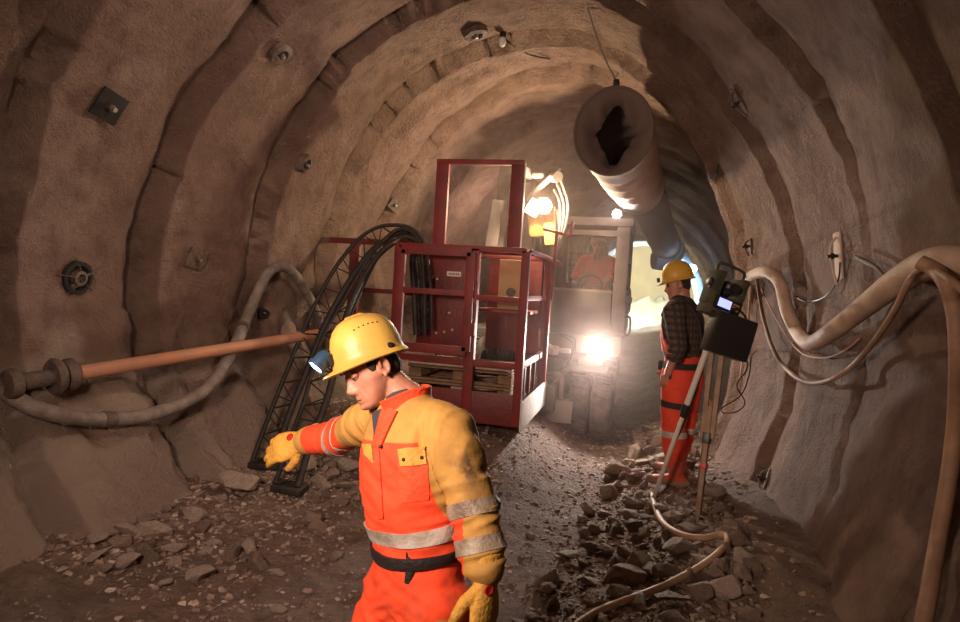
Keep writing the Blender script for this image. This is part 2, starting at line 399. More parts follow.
bracket(840, 256, .30, 'pale strap bracket with bolt above the thick beige hose on the right wall', .1, mat('pale_strap', (.5, .38, .3), .7))
bracket(768, 480, .17, 'dark bracket low on the right wall near the ground hose', .2)

def drape(pts, r, gap=.006, per=9, win=7):
    """a line hung along the lining: pts are (px, py[, extra]); never sinks into bulges"""
    P2 = smooth_path([(q[0], q[1], q[2] if len(q) > 2 else 0.) for q in pts], per); T = []; Rr = []
    for q in P2:
        p, n = W(q.x, q.y, 0); rd = ray(q.x, q.y); t = (p - CAM).length; T.append(t - (r + gap + q.z) / max(.35, abs(n.dot(rd.normalized())))); Rr.append(rd.normalized())
    k = len(T); M_ = [min(T[max(0, i - win // 2):i + win // 2 + 1]) for i in range(k)]
    for _ in range(6): M_ = [(M_[max(0, i - 1)] + 2 * M_[i] + M_[min(k - 1, i + 1)]) / 4 for i in range(k)]
    return [CAM + Rr[i] * M_[i] for i in range(k)]
def wall_line(pts, off): return [W(a, b, off)[0] for a, b in pts]
# ------------------------------------------------------------------ left wall pipe and hoses
dp_ = drape([(72, 374), (150, 362), (230, 349), (318, 334)], .046, win=15); A_, B_ = dp_[0], dp_[-1]
worst = min(((q - CAM).length - (A_.lerp(B_, i / (len(dp_) - 1)) - CAM).length) for i, q in enumerate(dp_)); A_ = CAM + (A_ - CAM) * (1 + min(0, worst) * .45 / 4.5); B_ = CAM + (B_ - CAM) * (1 + min(0, worst) * .1 / 6)
t = thing('compressed_air_pipe', 'faded orange steel pipe running level along the left wall', 'pipe', A_)
bm = B(); tube(bm, [A_, B_, B_ + (B_ - A_) * .35], .046, 20); obj('pipe_run', bm, M_PIPE, t)
dA = (B_ - A_).normalized()
bm = B(); lathe(bm, A_ - dA * .02, dA, [(0, -.03), (.085, -.03), (.10, -.01), (.10, .02), (.085, .035), (.05, .04), (0, .04)], 24); obj('flange', bm, M_RUST, t)
bm = B(); lathe(bm, A_ - dA * .10, dA, [(0, -.02), (.10, -.02), (.115, 0), (.10, .03), (0, .03)], 24); obj('flange', bm, M_RUST, t)
e_ = W(8, 385, .09)[0]
bm = B(); tube(bm, [A_ - dA * .03, A_ - dA * .3, e_], .052, 16); obj('coupling_pipe', bm, M_RUST, t)
bm = B(); q = A_ - dA * .33; lathe(bm, q, dA, [(0, -.03), (.08, -.03), (.09, 0), (.08, .03), (0, .03)], 20); obj('flange', bm, M_RUST, t)
bm = B()
hp = drape([(-30, 365), (0, 388), (30, 406), (70, 417), (120, 419), (165, 410, .05), (205, 390, .14), (232, 352, .22), (252, 305, .16), (268, 273, .05), (285, 267), (302, 285), (318, 318), (322, 350)], .047, per=8)
tube(bm, hp, .047, 16, wob=.06)
t = thing('sagging_hose', 'thick grey dusty hose sagging across the left wall over the orange pipe', 'hose', hp[0]); obj('hose_run', bm, M_DHOSE, t)
bm = B(); k = hp[30]; d = (hp[31] - hp[29]).normalized(); tube(bm, [k - d * .04, k + d * .04], .054, 16); obj('clamp', bm, M_RUST, t)
k = hp[60]; d = (hp[61] - hp[59]).normalized(); bm = B(); tube(bm, [k - d * .03, k + d * .03], .054, 16); obj('clamp', bm, M_RUST, t)
k = W(268, 268, .05)[0]; bm = B(); tube(bm, [W(267, 262, -.05)[0], k, k + V((0, 0, .05))], .012, 8); obj('hook', bm, M_RUST, t)

# ------------------------------------------------------------------ right wall hoses
def hose(name, pts, r, m, label, n=14, wob=.0, off=None):
    bm = B(); o = off if off is not None else None
    rm = max(r) if isinstance(r, list) else r
    P = drape([(q[0], q[1], max(0, (q[2] if len(q) > 2 else 0) - rm)) for q in pts], rm, win=5 if rm < .01 else 9)
    tube(bm, P, r, n, wob=wob); return single(name, bm, m, label, 'hose')
hose('supply_hose', [(736, 306), (741, 290), (752, 276), (767, 272), (780, 283, .09), (787, 310, .09), (799, 334, .08), (812, 343, .07), (834, 330, .07), (868, 304, .07), (900, 280, .08), (930, 264, .08), (962, 262, .09), (985, 270, .09)], [.044, .044, .046, .05, .056, .066, .066], M_HOSE, 'thick beige hose looping along the right wall beside the survey instrument', 20)
hose('branch_hose', [(757, 279, .10), (764, 320, .05), (776, 355, .04), (796, 377, .03), (818, 383, .03), (845, 372, .03), (872, 344, .04), (895, 310, .10), (910, 280, .16), (925, 268, .20), (945, 276, .2), (975, 300, .2)], .015, M_HOSE2, 'thin tan hose hanging in a deep loop below the thick beige hose', 12)
hose('drop_hose', [(920, 262, .20), (938, 272, .2), (950, 292, .2), (957, 330, .16), (957, 400, .1), (950, 470, .06), (938, 540, .05), (928, 600, .05), (920, 640, .05)], .03, M_HOSE2, 'brown hose dropping down the right wall at the picture edge', 14)
hose('signal_cable', [(758, 283, .03), (780, 325, .03), (800, 352, .02), (822, 358, .02), (842, 352, .02), (860, 338, .02)], .005, mat('pinkish_cable', (.5, .28, .22), .6), 'thin pinkish cable wavering below the bend of the thick beige hose', 8)
hose('black_cable', [(840, 262, .03), (838, 280, .02), (826, 296, .02), (808, 302, .02), (795, 296, .02)], .005, M_BLK, 'thin black cable curling down from the pale strap bracket', 8)
bm = B(); tube(bm, [W(862, 257, .03)[0], W(892, 267, .07)[0], W(920, 275, .16)[0]], .012, 8)
single('steel_rod', bm, M_RUST, 'short rusty rod resting against the top of the thick beige hose', 'rod')

# ------------------------------------------------------------------ red work basket
YB = 5.8
def yb(px, py, y=YB): return Y(px, py, y)
bl = Y(515, 426, YB); tl = Y(400, 246, YB); tr = Y(529, 250, YB)
BX1 = tr.x - .02; BX0 = tl.x; BZ1 = (tl.z + tr.z) / 2; BZ0 = bl.z; BY0 = YB; BY1 = 7.25
BXM = Y(473, 300, YB).x
t = thing('work_basket', 'dark red steel work basket with pallets inside and an upright window frame', 'work basket', V(((BX0 + BX1) / 2, (BY0 + BY1) / 2, BZ0))); basket = t
s = .075
def part(name, f, m, parent=t, **k):
    bm = B(); f(bm); return obj(name, bm, m, parent, **k)
for (x, y_) in ((BX0, BY0), (BX1, BY0), (BX0, BY1), (BX1, BY1), (BXM, BY0)):
    part('post', lambda bm: bar(bm, (x, y_, BZ0), (x, y_, BZ1), s * (1.25 if x == BXM else 1), s), M_RED)
# rails: top, middle, and base plates
zt = BZ1; zk = Y(500, 365, YB).z; zm = Y(500, 299, YB).z
part('top_rail', lambda bm: (bar(bm, (BX0, BY0, zt), (BX1, BY0, zt), s, .05), bar(bm, (BX0, BY1, zt), (BX1, BY1, zt), s, .05), bar(bm, (BX0, BY0, zt), (BX0, BY1, zt), s, .05), bar(bm, (BX1, BY0, zt), (BX1, BY1 + .75, zt), s * 1.4, .03)), M_RED)
part('tread_strip', lambda bm: (bar(bm, (BX1 - .03, BY0 + .6, zt + .03), (BX1 - .03, BY1 + .7, zt + .03), .05, .012), bar(bm, (BX1 + .02, BY0 + .6, zt + .02), (BX1 + .02, BY1 + .7, zt + .02), .03, .012)), M_WHITE)
part('middle_rail', lambda bm: (bar(bm, (BXM, BY0, zm), (BX1, BY0, zm), .045, .05), bar(bm, (BX1, BY0, zm + .02), (BX1, BY1, zm + .02), .045, .05)), M_RED)
part('lower_rail', lambda bm: (bar(bm, (BX0, BY0, zk), (BX1, BY0, zk), .05, .06), bar(bm, (BX1, BY0, zk), (BX1, BY1, zk), .05, .06)), M_RED)
part('bright_strip', lambda bm: bar(bm, (BX1 + .03, BY0 + .06, zk + .02), (BX1 + .03, BY0 + .75, zk + .02), .012, .05), M_WHITE)
part('toe_board', lambda bm: box(bm, ((BX0 + BX1) / 2, BY0 - .01, BZ0 + .14), (BX1 - BX0 + .06, .02, .30), None, .004), M_RED2)
part('toe_board', lambda bm: box(bm, (BX0, (BY0 + BY1) / 2, BZ0 + .14), (.02, BY1 - BY0, .28), None, .004), M_RED2)
part('side_plate', lambda bm: box(bm, (BX1 + .05, (BY0 + BY1) / 2, BZ0 + .10), (.02, BY1 - BY0 + .1, .27), None, .004), M_WHITE)
part('base_plate', lambda bm: box(bm, ((BX0 + BX1) / 2, (BY0 + BY1) / 2, BZ0 + .01), (BX1 - BX0, BY1 - BY0, .03), None, .003), M_RED2)
# back wall sheets
YP = 6.36; px0, px1 = Y(419, 290, YP).x, Y(470, 290, YP).x
part('back_panel', lambda bm: box(bm, ((px0 + px1) / 2, YP, (zk + zt) / 2), (px1 - px0, .012, zt - zk), None, .003), M_RED2)
part('back_panel', lambda bm: box(bm, (BX0 + (BX1 - BX0) * .62, BY1 - .02, (zk + zt) / 2), ((BX1 - BX0) * .34, .012, zt - zk), None, .003), M_RED2)
part('back_panel', lambda bm: box(bm, (BX1 - .24, BY1 - .03, (zk + zt) / 2), (.36, .012, zt - zk), None, .003), M_RED2)
part('side_slats', lambda bm: [bar(bm, (BX1 - .03, BY0 + .45 + k * .3, BZ0 + .2), (BX1 - .03, BY0 + .45 + k * .3, zk), .03, .05) for k in range(3)], M_RED)
# hinged gate with frame (left half)
d0 = Y(402, 249, YB - .07); d1 = Y(468, 349, YB - .07); dx0, dx1, dz1, dz0 = d0.x, d1.x - .02, d0.z, Y(435, 349, YB - .07).z
gy = YB - .07
g = part('gate', lambda bm: (bar(bm, (dx0, gy, dz0), (dx0, gy, dz1), .085, .04), bar(bm, (dx1, gy, dz0), (dx1, gy, dz1), .085, .04), bar(bm, (dx0, gy, dz1), (dx1, gy, dz1), .085, .04, V((0, 1, 0))), bar(bm, (dx0, gy, dz0), (dx1, gy, dz0), .085, .04, V((0, 1, 0))), bar(bm, (dx0, gy, zm + .03), (dx1, gy, zm + .03), .055, .03, V((0, 1, 0)))), M_RED)
part('hinge', lambda bm: cyl(bm, (dx1 + .05, gy, dz0 + .15), (dx1 + .05, gy, dz0 + .27), .022), M_RED, g)
part('hinge', lambda bm: cyl(bm, (dx1 + .05, gy, dz1 - .27), (dx1 + .05, gy, dz1 - .15), .022), M_RED, g)
# small white notice on the back panel, bolts heads
q = Y(454, 274, YP - .012)
nt_ = part('notice', lambda bm: box(bm, q, (.15, .006, .05)), M_WHITE)
M_INK = mat('black_ink', (.03, .03, .03), .6)
part('lettering', lambda bm: [box(bm, q + V((-.05 + k * .020, -.004, 0)), (.011, .003, .020)) for k in range(6)], M_INK, nt_)
def dots(bm):
    for a, b in ((428, 278), (437, 279), (433, 277), (449, 313), (428, 310), (444, 332), (436, 333), (452, 330)):
        c = Y(a, b, YP - .006); lathe(bm, c, V((0, -1, 0)), [(.016, 0), (.012, .008), (0, .01)], 8)
part('bolt_heads', dots, M_STEEL)['kind'] = 'stuff'
# upright window frame above the basket
fy_ = 6.25
fl0 = Y(437, 243, fy_); fl1 = Y(446, 162, fy_); fr0 = Y(513, 250, fy_); fx0 = (fl0.x + fl1.x) / 2; fx1 = (fr0.x + Y(519, 168, fy_).x) / 2; fz1 = fl1.z
part('upright_frame', lambda bm: (bar(bm, (fx0, fy_, zt - .02), (fx0, fy_, fz1), .13, .05), bar(bm, (fx1, fy_, zt - .02), (fx1, fy_, fz1), .13, .05), bar(bm, (fx0 - .065, fy_, fz1), (fx1 + .065, fy_, fz1), .05, .075, V((0, 1, 0)))), M_RED)
part('cross_rail', lambda bm: bar(bm, (BX0, fy_, zt), (BX1, fy_, zt), .05, .05), M_RED)
part('edge_strip', lambda bm: bar(bm, (fx1 + .07, fy_, zt), (fx1 + .07, fy_, fz1), .008, .04), M_WHITE)
# left outrigger frame
a0 = Y(331, 240, 6.3); a1 = Y(400, 246, 6.3); 
part('side_frame', lambda bm: (bar(bm, (a0.x, 6.3, a0.z), (BX0, 6.3, a0.z), .06, .06, V((0, 1, 0))), bar(bm, (Y(355, 260, 6.3).x, 6.3, a0.z), (Y(355, 260, 6.3).x, 6.3, BZ0 + .6), .11, .05), bar(bm, (Y(355, 290, 6.3).x, 6.3, Y(380, 291, 6.3).z), (BX0, 6.3, Y(380, 291, 6.3).z), .05, .05, V((0, 1, 0)))), M_RED)
# hooked red handle at the right
h0 = Y(543, 229, 6.9); h1 = Y(570, 236, 6.9); h2 = Y(573, 221, 6.9); h3 = Y(557, 232, 6.9)
part('control_handle', lambda bm: (bar(bm, h0, h1, .03, .03), bar(bm, h1, h2, .03, .03), bar(bm, h3, Y(551, 300, 6.9), .035, .035), bar(bm, Y(551, 262, 6.9), Y(543, 382, 6.9), .05, .05)), M_RED)
# ------------------------------------------------------------------ things in the basket
def pallet(c, w, d, label, yawp=0.):
    t = thing('wooden_pallet', label, 'pallet', c, 'wooden pallets stacked in the red basket'); bz = c.z
    for k in range(5):
        part('deck_board', lambda bm: box(bm, (c.x, c.y - d / 2 + .05 + k * (d - .1) / 4, bz + .135), (w, .11, .022), None, .003), M_WOOD, t)
    for sx in (-1, 0, 1):
        part('block', lambda bm: box(bm, (c.x + sx * (w / 2 - .07), c.y, bz + .07), (.13, d * .96, .085), None, .004), M_WOODP if sx == 0 and random.random() < .6 else M_WOOD, t)
    for k in (-1, 1):
        part('base_board', lambda bm: box(bm, (c.x, c.y + k * (d / 2 - .06), bz + .013), (w, .11, .022), None, .003), M_WOOD, t)
wB = BX1 - BX0 - .16; cB = V(((BX0 + BX1) / 2, BY0 + .55, BZ0 + .025))
zz = BZ0 + .03
for i_, lb in enumerate(('bottom pallet of the three stacked in the red basket', 'middle pallet of the three stacked in the red basket', 'top pallet of the three stacked in the red basket')):
    pallet(V((cB.x + .01 * i_, cB.y, zz)), wB - .02 * i_, .95, lb); zz += .150
bm = B(); box(bm, (cB.x + .02, BY0 + .12, zz + .03), (wB - .05, .11, .05), Matrix.Rotation(.02, 3, 'Z'), .004)
single('timber_plank', bm, M_WOODP, 'long pale timber plank on top of the pallet stack in the red basket', 'plank')
q = Y(513, 285, 6.75)
bm = B(); box(bm, (q.x, 6.75, q.z), (.28, .35, .52), Matrix.Rotation(.12, 3, 'Z'), .01)
t2 = thing('cardboard_box', 'tan box with an oval hand hole standing in the right side of the basket', 'box', V((q.x, 6.75, q.z - .26)))
obj('carton', bm, M_CARD, t2); bm = B(); lathe(bm, V((q.x + .02, 6.57, q.z - .08)), V((0, -1, 0)), [(.05, 0), (.05, .008), (0, .008)], 20); obj('hand_hole', bm, M_RUST, t2)
part('shelf', lambda bm: box(bm, (q.x - .05, 6.75, q.z - .28), (.6, .5, .03)), M_RED, basket)

# ------------------------------------------------------------------ lattice girders leaning over the basket
def girder(ch0, ch1, ys_, label):
    """two visible chords in pixels with depths, a third chord behind"""
    n_ = len(ch0); a = []; b = []
    for i in range(n_):
        a.append(Y(ch0[i][0], ch0[i][1], ys_[i])); b.append(Y(ch1[i][0], ch1[i][1], ys_[i] + .02))
    za = BF.ray_cast(a[0] + V((0, 0, 2)), V((0, 0, -1)))[0].z; 
    base = (a[0] + b[0]) / 2
    t = thing('lattice_girder', label, 'lattice girder', V((base.x, base.y, min(a[0].z, b[0].z))), 'black lattice girders leaning on the basket')
    A = smooth_path(a, 8); Bc = smooth_path(b, 8); C = []
    for i, (p, q) in enumerate(zip(A, Bc)):
        tg = (A[min(i + 1, len(A) - 1)] - A[max(i - 1, 0)]).normalized(); w = (q - p)
        nn = w.cross(tg).normalized()
        if nn.y < 0 and i < len(A) * .6 or (i >= len(A) * .6 and nn.dot(C[-1] - (A[i - 1] + Bc[i - 1]) / 2) < 0): nn = -nn
        C.append(p.lerp(q, .93) + nn * .055)
    for P_, r_ in ((A, .019), (Bc, .028), (C, .012)):
        bm = B(); tube(bm, P_, r_, 10); obj('chord', bm, M_BLKM, t)
    # arc-length sampling
    def at(P_, s_):
        L = [0]
        for i in range(1, len(P_)): L.append(L[-1] + (P_[i] - P_[i - 1]).length)
        x = s_ * L[-1]
        for i in range(1, len(P_)):
            if L[i] >= x: f = (x - L[i - 1]) / max(1e-6, L[i] - L[i - 1]); return P_[i - 1].lerp(P_[i], f)
        return P_[-1]
    k = 17
    for j in range(k):
        s0 = j / k; s1 = (j + .5) / k; s2 = (j + 1) / k
        bm = B(); tube(bm, [at(A, s0), at(Bc, s1)], .006, 6); tube(bm, [at(Bc, s1), at(A, s2)], .006, 6)
        tube(bm, [at(Bc, s1), at(C, s2)], .006, 6); tube(bm, [at(A, s0), at(C, s1)], .006, 6)
        if j % 2 == 0: tube(bm, [at(A, s1), at(Bc, s1)], .006, 6)
        obj('lacing_bar', bm, M_BLKM, t)
    d = (b[0] - a[0]); bm = B(); q = (A[0] + Bc[0] + C[0]) / 3
    x = d.normalized(); yv = V((0, 0, 1)).cross(x).normalized(); zv = x.cross(yv)
    R = Matrix(((x.x, yv.x, zv.x), (x.y, yv.y, zv.y), (x.z, yv.z, zv.z)))
    box(bm, q, (d.length + .06, .17, .045), R, .004); obj('end_plate', bm, M_BLKM, t)
    return t
y0_ = F(263, 468).y - .02; yy_ = [y0_, y0_ + (5.4 - y0_) * .25, y0_ + (5.4 - y0_) * .5, y0_ + (5.4 - y0_) * .75, 5.4, 5.65, 5.85, 6.0, 6.1, 6.15, 6.15, 6.15]
girder([(252, 462), (269, 416), (289, 366), (310, 315), (334, 270), (357, 241), (376, 228), (396, 225), (412, 229), (424, 243), (430, 280), (432, 330)],
       [(273, 465), (288, 418), (308, 368), (325, 325), (346, 287), (368, 255), (388, 238), (402, 233), (412, 238), (418, 250), (422, 285), (424, 330)], yy_, 'left of two black lattice girders arching up from the rubble over the basket')
y1_ = F(286, 491).y - .02; yy_ = [y1_, y1_ + (5.34 - y1_) * .25, y1_ + (5.34 - y1_) * .5, y1_ + (5.34 - y1_) * .75, 5.34, 5.6, 5.8, 5.96, 6.06, 6.12, 6.12, 6.12]
girder([(275, 484), (291, 438), (306, 395), (321, 342), (344, 300), (369, 258), (386, 238), (400, 229), (414, 234), (421, 250), (424, 288), (425, 335)],
       [(297, 488), (312, 440), (330, 388), (342, 330), (357, 290), (376, 258), (394, 242), (406, 237), (416, 243), (412, 258), (414, 290), (416, 335)], yy_, 'right of two black lattice girders, behind the front worker glove and headlamp')

# ------------------------------------------------------------------ ventilation duct
c0 = Y(613, 131, 5.6); c1 = Y(638, 186, 8.3); r0_, r1_ = .345, .33
t = thing('ventilation_duct', 'large pale fabric ventilation duct hanging under the ceiling, its torn end facing front', 'ventilation duct', c0)
ax = (c1 - c0).normalized(); xx, yv = basis(ax)
bm = B(); prof = []
L = (c1 - c0).length; prev = None; n_ = 56; secs = 40
for j in range(secs + 1):
    f = j / secs; c = c0.lerp(c1, f); cur = []
    rr = r0_ + (r1_ - r0_) * f + .012 * math.cos(f * L / .45 * 2 * PI)
    for i in range(n_):
        a = 2 * PI * i / n_; q = c + xx * (rr * .93 * math.cos(a)) + yv * (rr * 1.06 * math.sin(a))
        q += (q - c).normalized() * (.015 * noise.noise(q * 4)); cur.append(bm.verts.new(q))
    if prev: bridge(bm, prev, cur)
    prev = cur
duct = obj('duct_skin', bm, M_DUCT, t, fix=True)
# ruffled front face with a kite-shaped opening
bm = B(); prev = None
for k in range(9):
    f = k / 8; cur = []
    for i in range(n_):
        a = 2 * PI * i / n_; out = c0 + xx * (r0_ * .93 * math.cos(a)) + yv * (r0_ * 1.06 * math.sin(a))
        up = out.z - c0.z
        # kite hole in world terms
        hx = math.cos(a); hy = math.sin(a); kk = (abs(hx) / .155 + abs(hy) / .27)
        rk = 1 / kk * (1.0 + .12 * noise.noise(V((a * 3, 0, 0)))) ; rk = min(rk * 1.12, .26)
        inn = c0 + xx * (rk * hx + .0) + yv * (rk * hy) + ax * .16
        q = out.lerp(inn, f) - ax * (.03 * math.sin(f * PI)) + ax * (.05 * f * noise.noise(V((math.cos(a) * 3, math.sin(a) * 3, f * 2))))
        cur.append(bm.verts.new(q))
    if prev: bridge(bm, prev, cur)
    prev = cur
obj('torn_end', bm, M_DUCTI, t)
bm = B(); lathe(bm, c0 + ax * 2.2, ax, [(r0_ * .9, 0), (0, .01)], 32); obj('shade_disc', bm, M_BLKM, t)  # black disc put in so the inside of the duct reads dark
bm = B(); tube(bm, [c0 + xx * (r0_ * .95 * math.cos(a)) + yv * (r0_ * 1.08 * math.sin(a)) for a in [2 * PI * i / 48 for i in range(49)]], .013, 8, False); obj('end_hoop', bm, M_DUCTI, t)
top = c0 + V((0, 0, r0_ * 1.08)); 
bm = B(); box(bm, top + V((0, .03, .03)), (.05, .08, .07), None, .01); obj('hanger_clip', bm, M_BLK, t)
hp_ = W(588, 8, 0)[0]
bm = B(); tube(bm, smooth_path([top + V((0, .03, .05)), top.lerp(hp_, .5) + V((0, 0, -.03)), hp_]), .007, 6); obj('hanging_wire', bm, M_STEEL, t)
up2 = BW[1].ray_cast(c1 + V((0, 0, .3)), V((0, 0, 1)))[0]
bm = B(); tube(bm, [c1 + V((0, -.1, r1_)), up2 or c1 + V((0, 0, .7))], .006, 6); obj('hanging_wire', bm, M_STEEL, t)
# rear duct
t = thing('rear_duct', 'darker narrow ventilation duct running on into the tunnel behind the pale one', 'ventilation duct', c1)
P_ = smooth_path([c1 - ax * .15, c1 + ax * .8, Y(650, 205, 11.), Y(660, 232, 14.5), Y(667, 247, 18)], 10)
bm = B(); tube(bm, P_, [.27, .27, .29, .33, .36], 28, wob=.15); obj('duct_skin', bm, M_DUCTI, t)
P2 = [P_[-1] - (P_[-1] - P_[-2]).normalized() * .1, Y(668, 250, 18.4), Y(668, 252, 19.0)]
bm = B(); tube(bm, P2, [.42, .45, .44], 28); obj('duct_collar', bm, mat('blue_duct', (.35, .45, .55), .5), t)
P3 = smooth_path([Y(672, 251, 18.2), Y(664, 258, 18.0), Y(654, 258, 17.9)], 6)
bm = B(); tube(bm, P3, [.34, .33, .30], 24); obj('duct_elbow', bm, mat('blue_duct', (.35, .45, .55), .5), t)
# ------------------------------------------------------------------ wheeled excavator
YC = 8.0
xl_, xr_ = Y(551, 300, YC).x, Y(625, 300, YC).x
zr_ = Y(600, 226, YC).z; zc0 = Y(600, 330, YC).z
exc = thing('wheeled_excavator', 'dusty pale grey wheeled excavator with cab, lit lamps and boom behind the basket', 'excavator', V(((xl_ + xr_) / 2, YC + .8, fl(-.5, YC + .8))))
def ep(name, f, m, parent=exc, **k):
    bm = B(); f(bm); return obj(name, bm, m, parent, **k)
cw = xr_ - xl_; cyb = YC + 1.25
# cab posts, roof
for (x, y_) in ((xl_, YC), (xl_, cyb), (xr_, cyb)): ep('cab_post', lambda bm: bar(bm, (x, y_, zc0), (x, y_, zr_), .06, .07), M_LGREY)
ep('cab_post', lambda bm: bar(bm, (xr_ - .07, YC, zc0), (xr_ - .07, YC, zr_), .16, .09, None, .02), M_LGREY)
ep('cab_roof', lambda bm: box(bm, ((xl_ + xr_) / 2, (YC + cyb) / 2, zr_ + .05), (cw + .10, 1.38, .11), None, .035), M_LGREY)
ep('cab_floor', lambda bm: box(bm, ((xl_ + xr_) / 2, (YC + cyb) / 2, zc0 - .03), (cw + .04, 1.3, .10), None, .02), M_GREY)
zw = Y(590, 291, YC).z
ep('window_surround', lambda bm: (bar(bm, (xl_, YC, zr_ - .09), (xr_, YC, zr_ - .09), .07, .10, V((0, 1, 0))), bar(bm, (xl_, YC - .01, zw), (xr_, YC - .01, zw), .04, .05, V((0, 1, 0)))), M_LGREY)
mg, ntg, bg = node_mat('dusty_glass'); 
trn = ntg.nodes.new('ShaderNodeBsdfTransparent'); mxs = ntg.nodes.new('ShaderNodeMixShader'); trn.inputs[0].default_value = (.92, .9, .88, 1)
bg.inputs['Base Color'].default_value = (.5, .42, .37, 1); bg.inputs['Roughness'].default_value = .25
ntg.links.new(trn.outputs[0], mxs.inputs[1]); ntg.links.new(bg.outputs[0], mxs.inputs[2]); mxs.inputs[0].default_value = .07
ntg.links.new(mxs.outputs[0], [n_ for n_ in ntg.nodes if n_.type == 'OUTPUT_MATERIAL'][0].inputs[0])
wr = xr_ - .15
ep('windscreen', lambda bm: box(bm, ((xl_ + wr) / 2, YC - .01, (zw + zr_ - .14) / 2), (wr - xl_ - .04, .008, zr_ - .14 - zw)), mg)
ep('lower_windscreen', lambda bm: box(bm, ((xl_ + wr) / 2, YC - .03, (zw + zc0) / 2), (wr - xl_ - .03, .012, zw - zc0 - .02), None, .004), M_GREY)
ep('back_panel', lambda bm: box(bm, ((xl_ + xr_) / 2, cyb, (zc0 + zw) / 2 + .05), (cw, .04, zw - zc0 + .1)), M_GREY)
ep('door', lambda bm: box(bm, (xr_ + .02, YC + .65, (zc0 + zw) / 2), (.03, 1.1, zw - zc0), None, .01), M_GREY)
ep('side_glass', lambda bm: box(bm, (xr_ + .01, YC + .65, (zw + zr_) / 2), (.008, 1.15, zr_ - zw - .1)), mg)
ep('rear_grille', lambda bm: ([bar(bm, (xl_ + .05, cyb - .02, zw + .08 + k * .09), (xl_ + .40, cyb - .02, zw + .08 + k * .09), .018, .018) for k in range(6)], [bar(bm, (xl_ + .08 + k * .1, cyb - .02, zw + .05), (xl_ + .08 + k * .1, cyb - .02, zr_ - .15), .018, .018) for k in range(4)]), M_LGREY)
for a, b in ((266, 286), (290, 311), (318, 334)):
    q0, q1 = Y(630, a, YC), Y(629, b, YC)
    ep('grab_handle', lambda bm: tube(bm, smooth_path([V((xr_, YC, q0.z)), V((q0.x, YC, q0.z)), V((q1.x, YC, q1.z)), V((xr_, YC, q1.z))], 5), .013, 8), M_BLKM)
q = Y(629, 300, YC); ep('door_latch', lambda bm: box(bm, (xr_ + .04, YC - .02, q.z), (.09, .05, .07), None, .008), M_BLK)
# seat, levers, dashboard
sx = Y(596, 280, YC + .85).x; sz = zc0 + .36
ep('operator_seat', lambda bm: (box(bm, (sx, YC + .78, sz - .07), (.46, .46, .12), None, .03), box(bm, (sx, YC + 1.02, sz + .27), (.44, .11, .62), None, .04), box(bm, (sx, YC + 1.03, sz + .66), (.26, .09, .18), None, .03)), M_BLK)
ep('control_column', lambda bm: (bar(bm, (sx - .04, YC + .28, zc0 + .05), (sx - .04, YC + .38, sz + .16), .07, .07), tube(bm, [V((sx - .04, YC + .40, sz + .18)) + V((.15 * math.cos(a), .05 * math.sin(a), .14 * math.sin(a))) for a in [2 * PI * i / 24 for i in range(25)]], .014, 8, False), bar(bm, (sx - .17, YC + .4, sz + .18), (sx + .1, YC + .4, sz + .18), .03, .02)), M_BLK)
for sg in (-1, 1):
    ep('joystick', lambda bm: (box(bm, (sx + sg * .30, YC + .62, sz + .06), (.10, .35, .10), None, .02), cyl(bm, (sx + sg * .30, YC + .48, sz + .1), (sx + sg * .30, YC + .46, sz + .24), .014), sphere(bm, V((sx + sg * .30, YC + .46, sz + .26)), .03)), M_BLK)
# chassis
zax = Y(590, 407, 7.7).z; 
wx = Y(589, 405, 7.55).x
ep('upper_deck', lambda bm: (box(bm, ((xl_ + xr_) / 2 - .55, YC + .9, zc0 - .18), (2.0, 2.0, .22), None, .04)), M_GREY)
ep('engine_cover', lambda bm: box(bm, ((xl_ + xr_) / 2 - 1.0, YC + 1.6, zc0 + .30), (1.0, 1.4, .9), None, .08), M_LGREY)
ep('slew_ring', lambda bm: cyl(bm, ((xl_ + xr_) / 2 - .5, YC + .9, zc0 - .42), ((xl_ + xr_) / 2 - .5, YC + .9, zc0 - .28), .55, n=32), M_RUST)
ep('chassis_frame', lambda bm: (box(bm, (wx - .75, YC + .6, zax + .12), (.75, 2.6, .30), None, .03), bar(bm, (wx - 1.5, 7.85, zax), (wx + .1, 7.85, zax), .16, .16)), M_GREY)
for side in (wx, wx - 1.62):
    for yw in (7.85, 10.0):
        wb = B()
        # tyre pair
        for dx in (-.13, .13):
            prof = [(.20, -.115), (.30, -.12), (.345, -.11), (.372, -.085), (.382, -.03), (.382, .03), (.372, .085), (.345, .11), (.30, .12), (.20, .115)]
            lathe(wb, V((side + dx, yw, 0.385 + fl(side, yw) - .01)), V((1, 0, 0)), prof, 44)
            for k in range(26):
                a = 2 * PI * k / 26; cc = V((side + dx, yw + .385 * math.cos(a), .375 + fl(side, yw) + .385 * math.sin(a)))
                box(wb, cc, (.19, .035, .022), Matrix.Rotation(a + PI / 2, 3, 'X') @ Matrix.Rotation(.3, 3, 'Z'))
        w = obj('wheel', wb, M_RUB, exc)
        ep('rim', lambda bm: lathe(bm, V((side + (.2 if side == wx else -.2), yw, .375 + fl(side, yw))), V((1 if side == wx else -1, 0, 0)), [(.21, -.08), (.20, 0), (.17, .01), (.16, -.05), (.08, -.05), (.07, .02), (0, .03)], 28), M_YEL, w)
        ep('hub_nuts', lambda bm: [lathe(bm, V((side + (.17 if side == wx else -.17), yw + .12 * math.cos(a), .375 + fl(side, yw) + .12 * math.sin(a))), V((1 if side == wx else -1, 0, 0)), [(.015, -.03), (.015, .0), (0, 0)], 6) for a in [k * PI / 4 for k in range(8)]], M_STEEL, w)
        wb = None
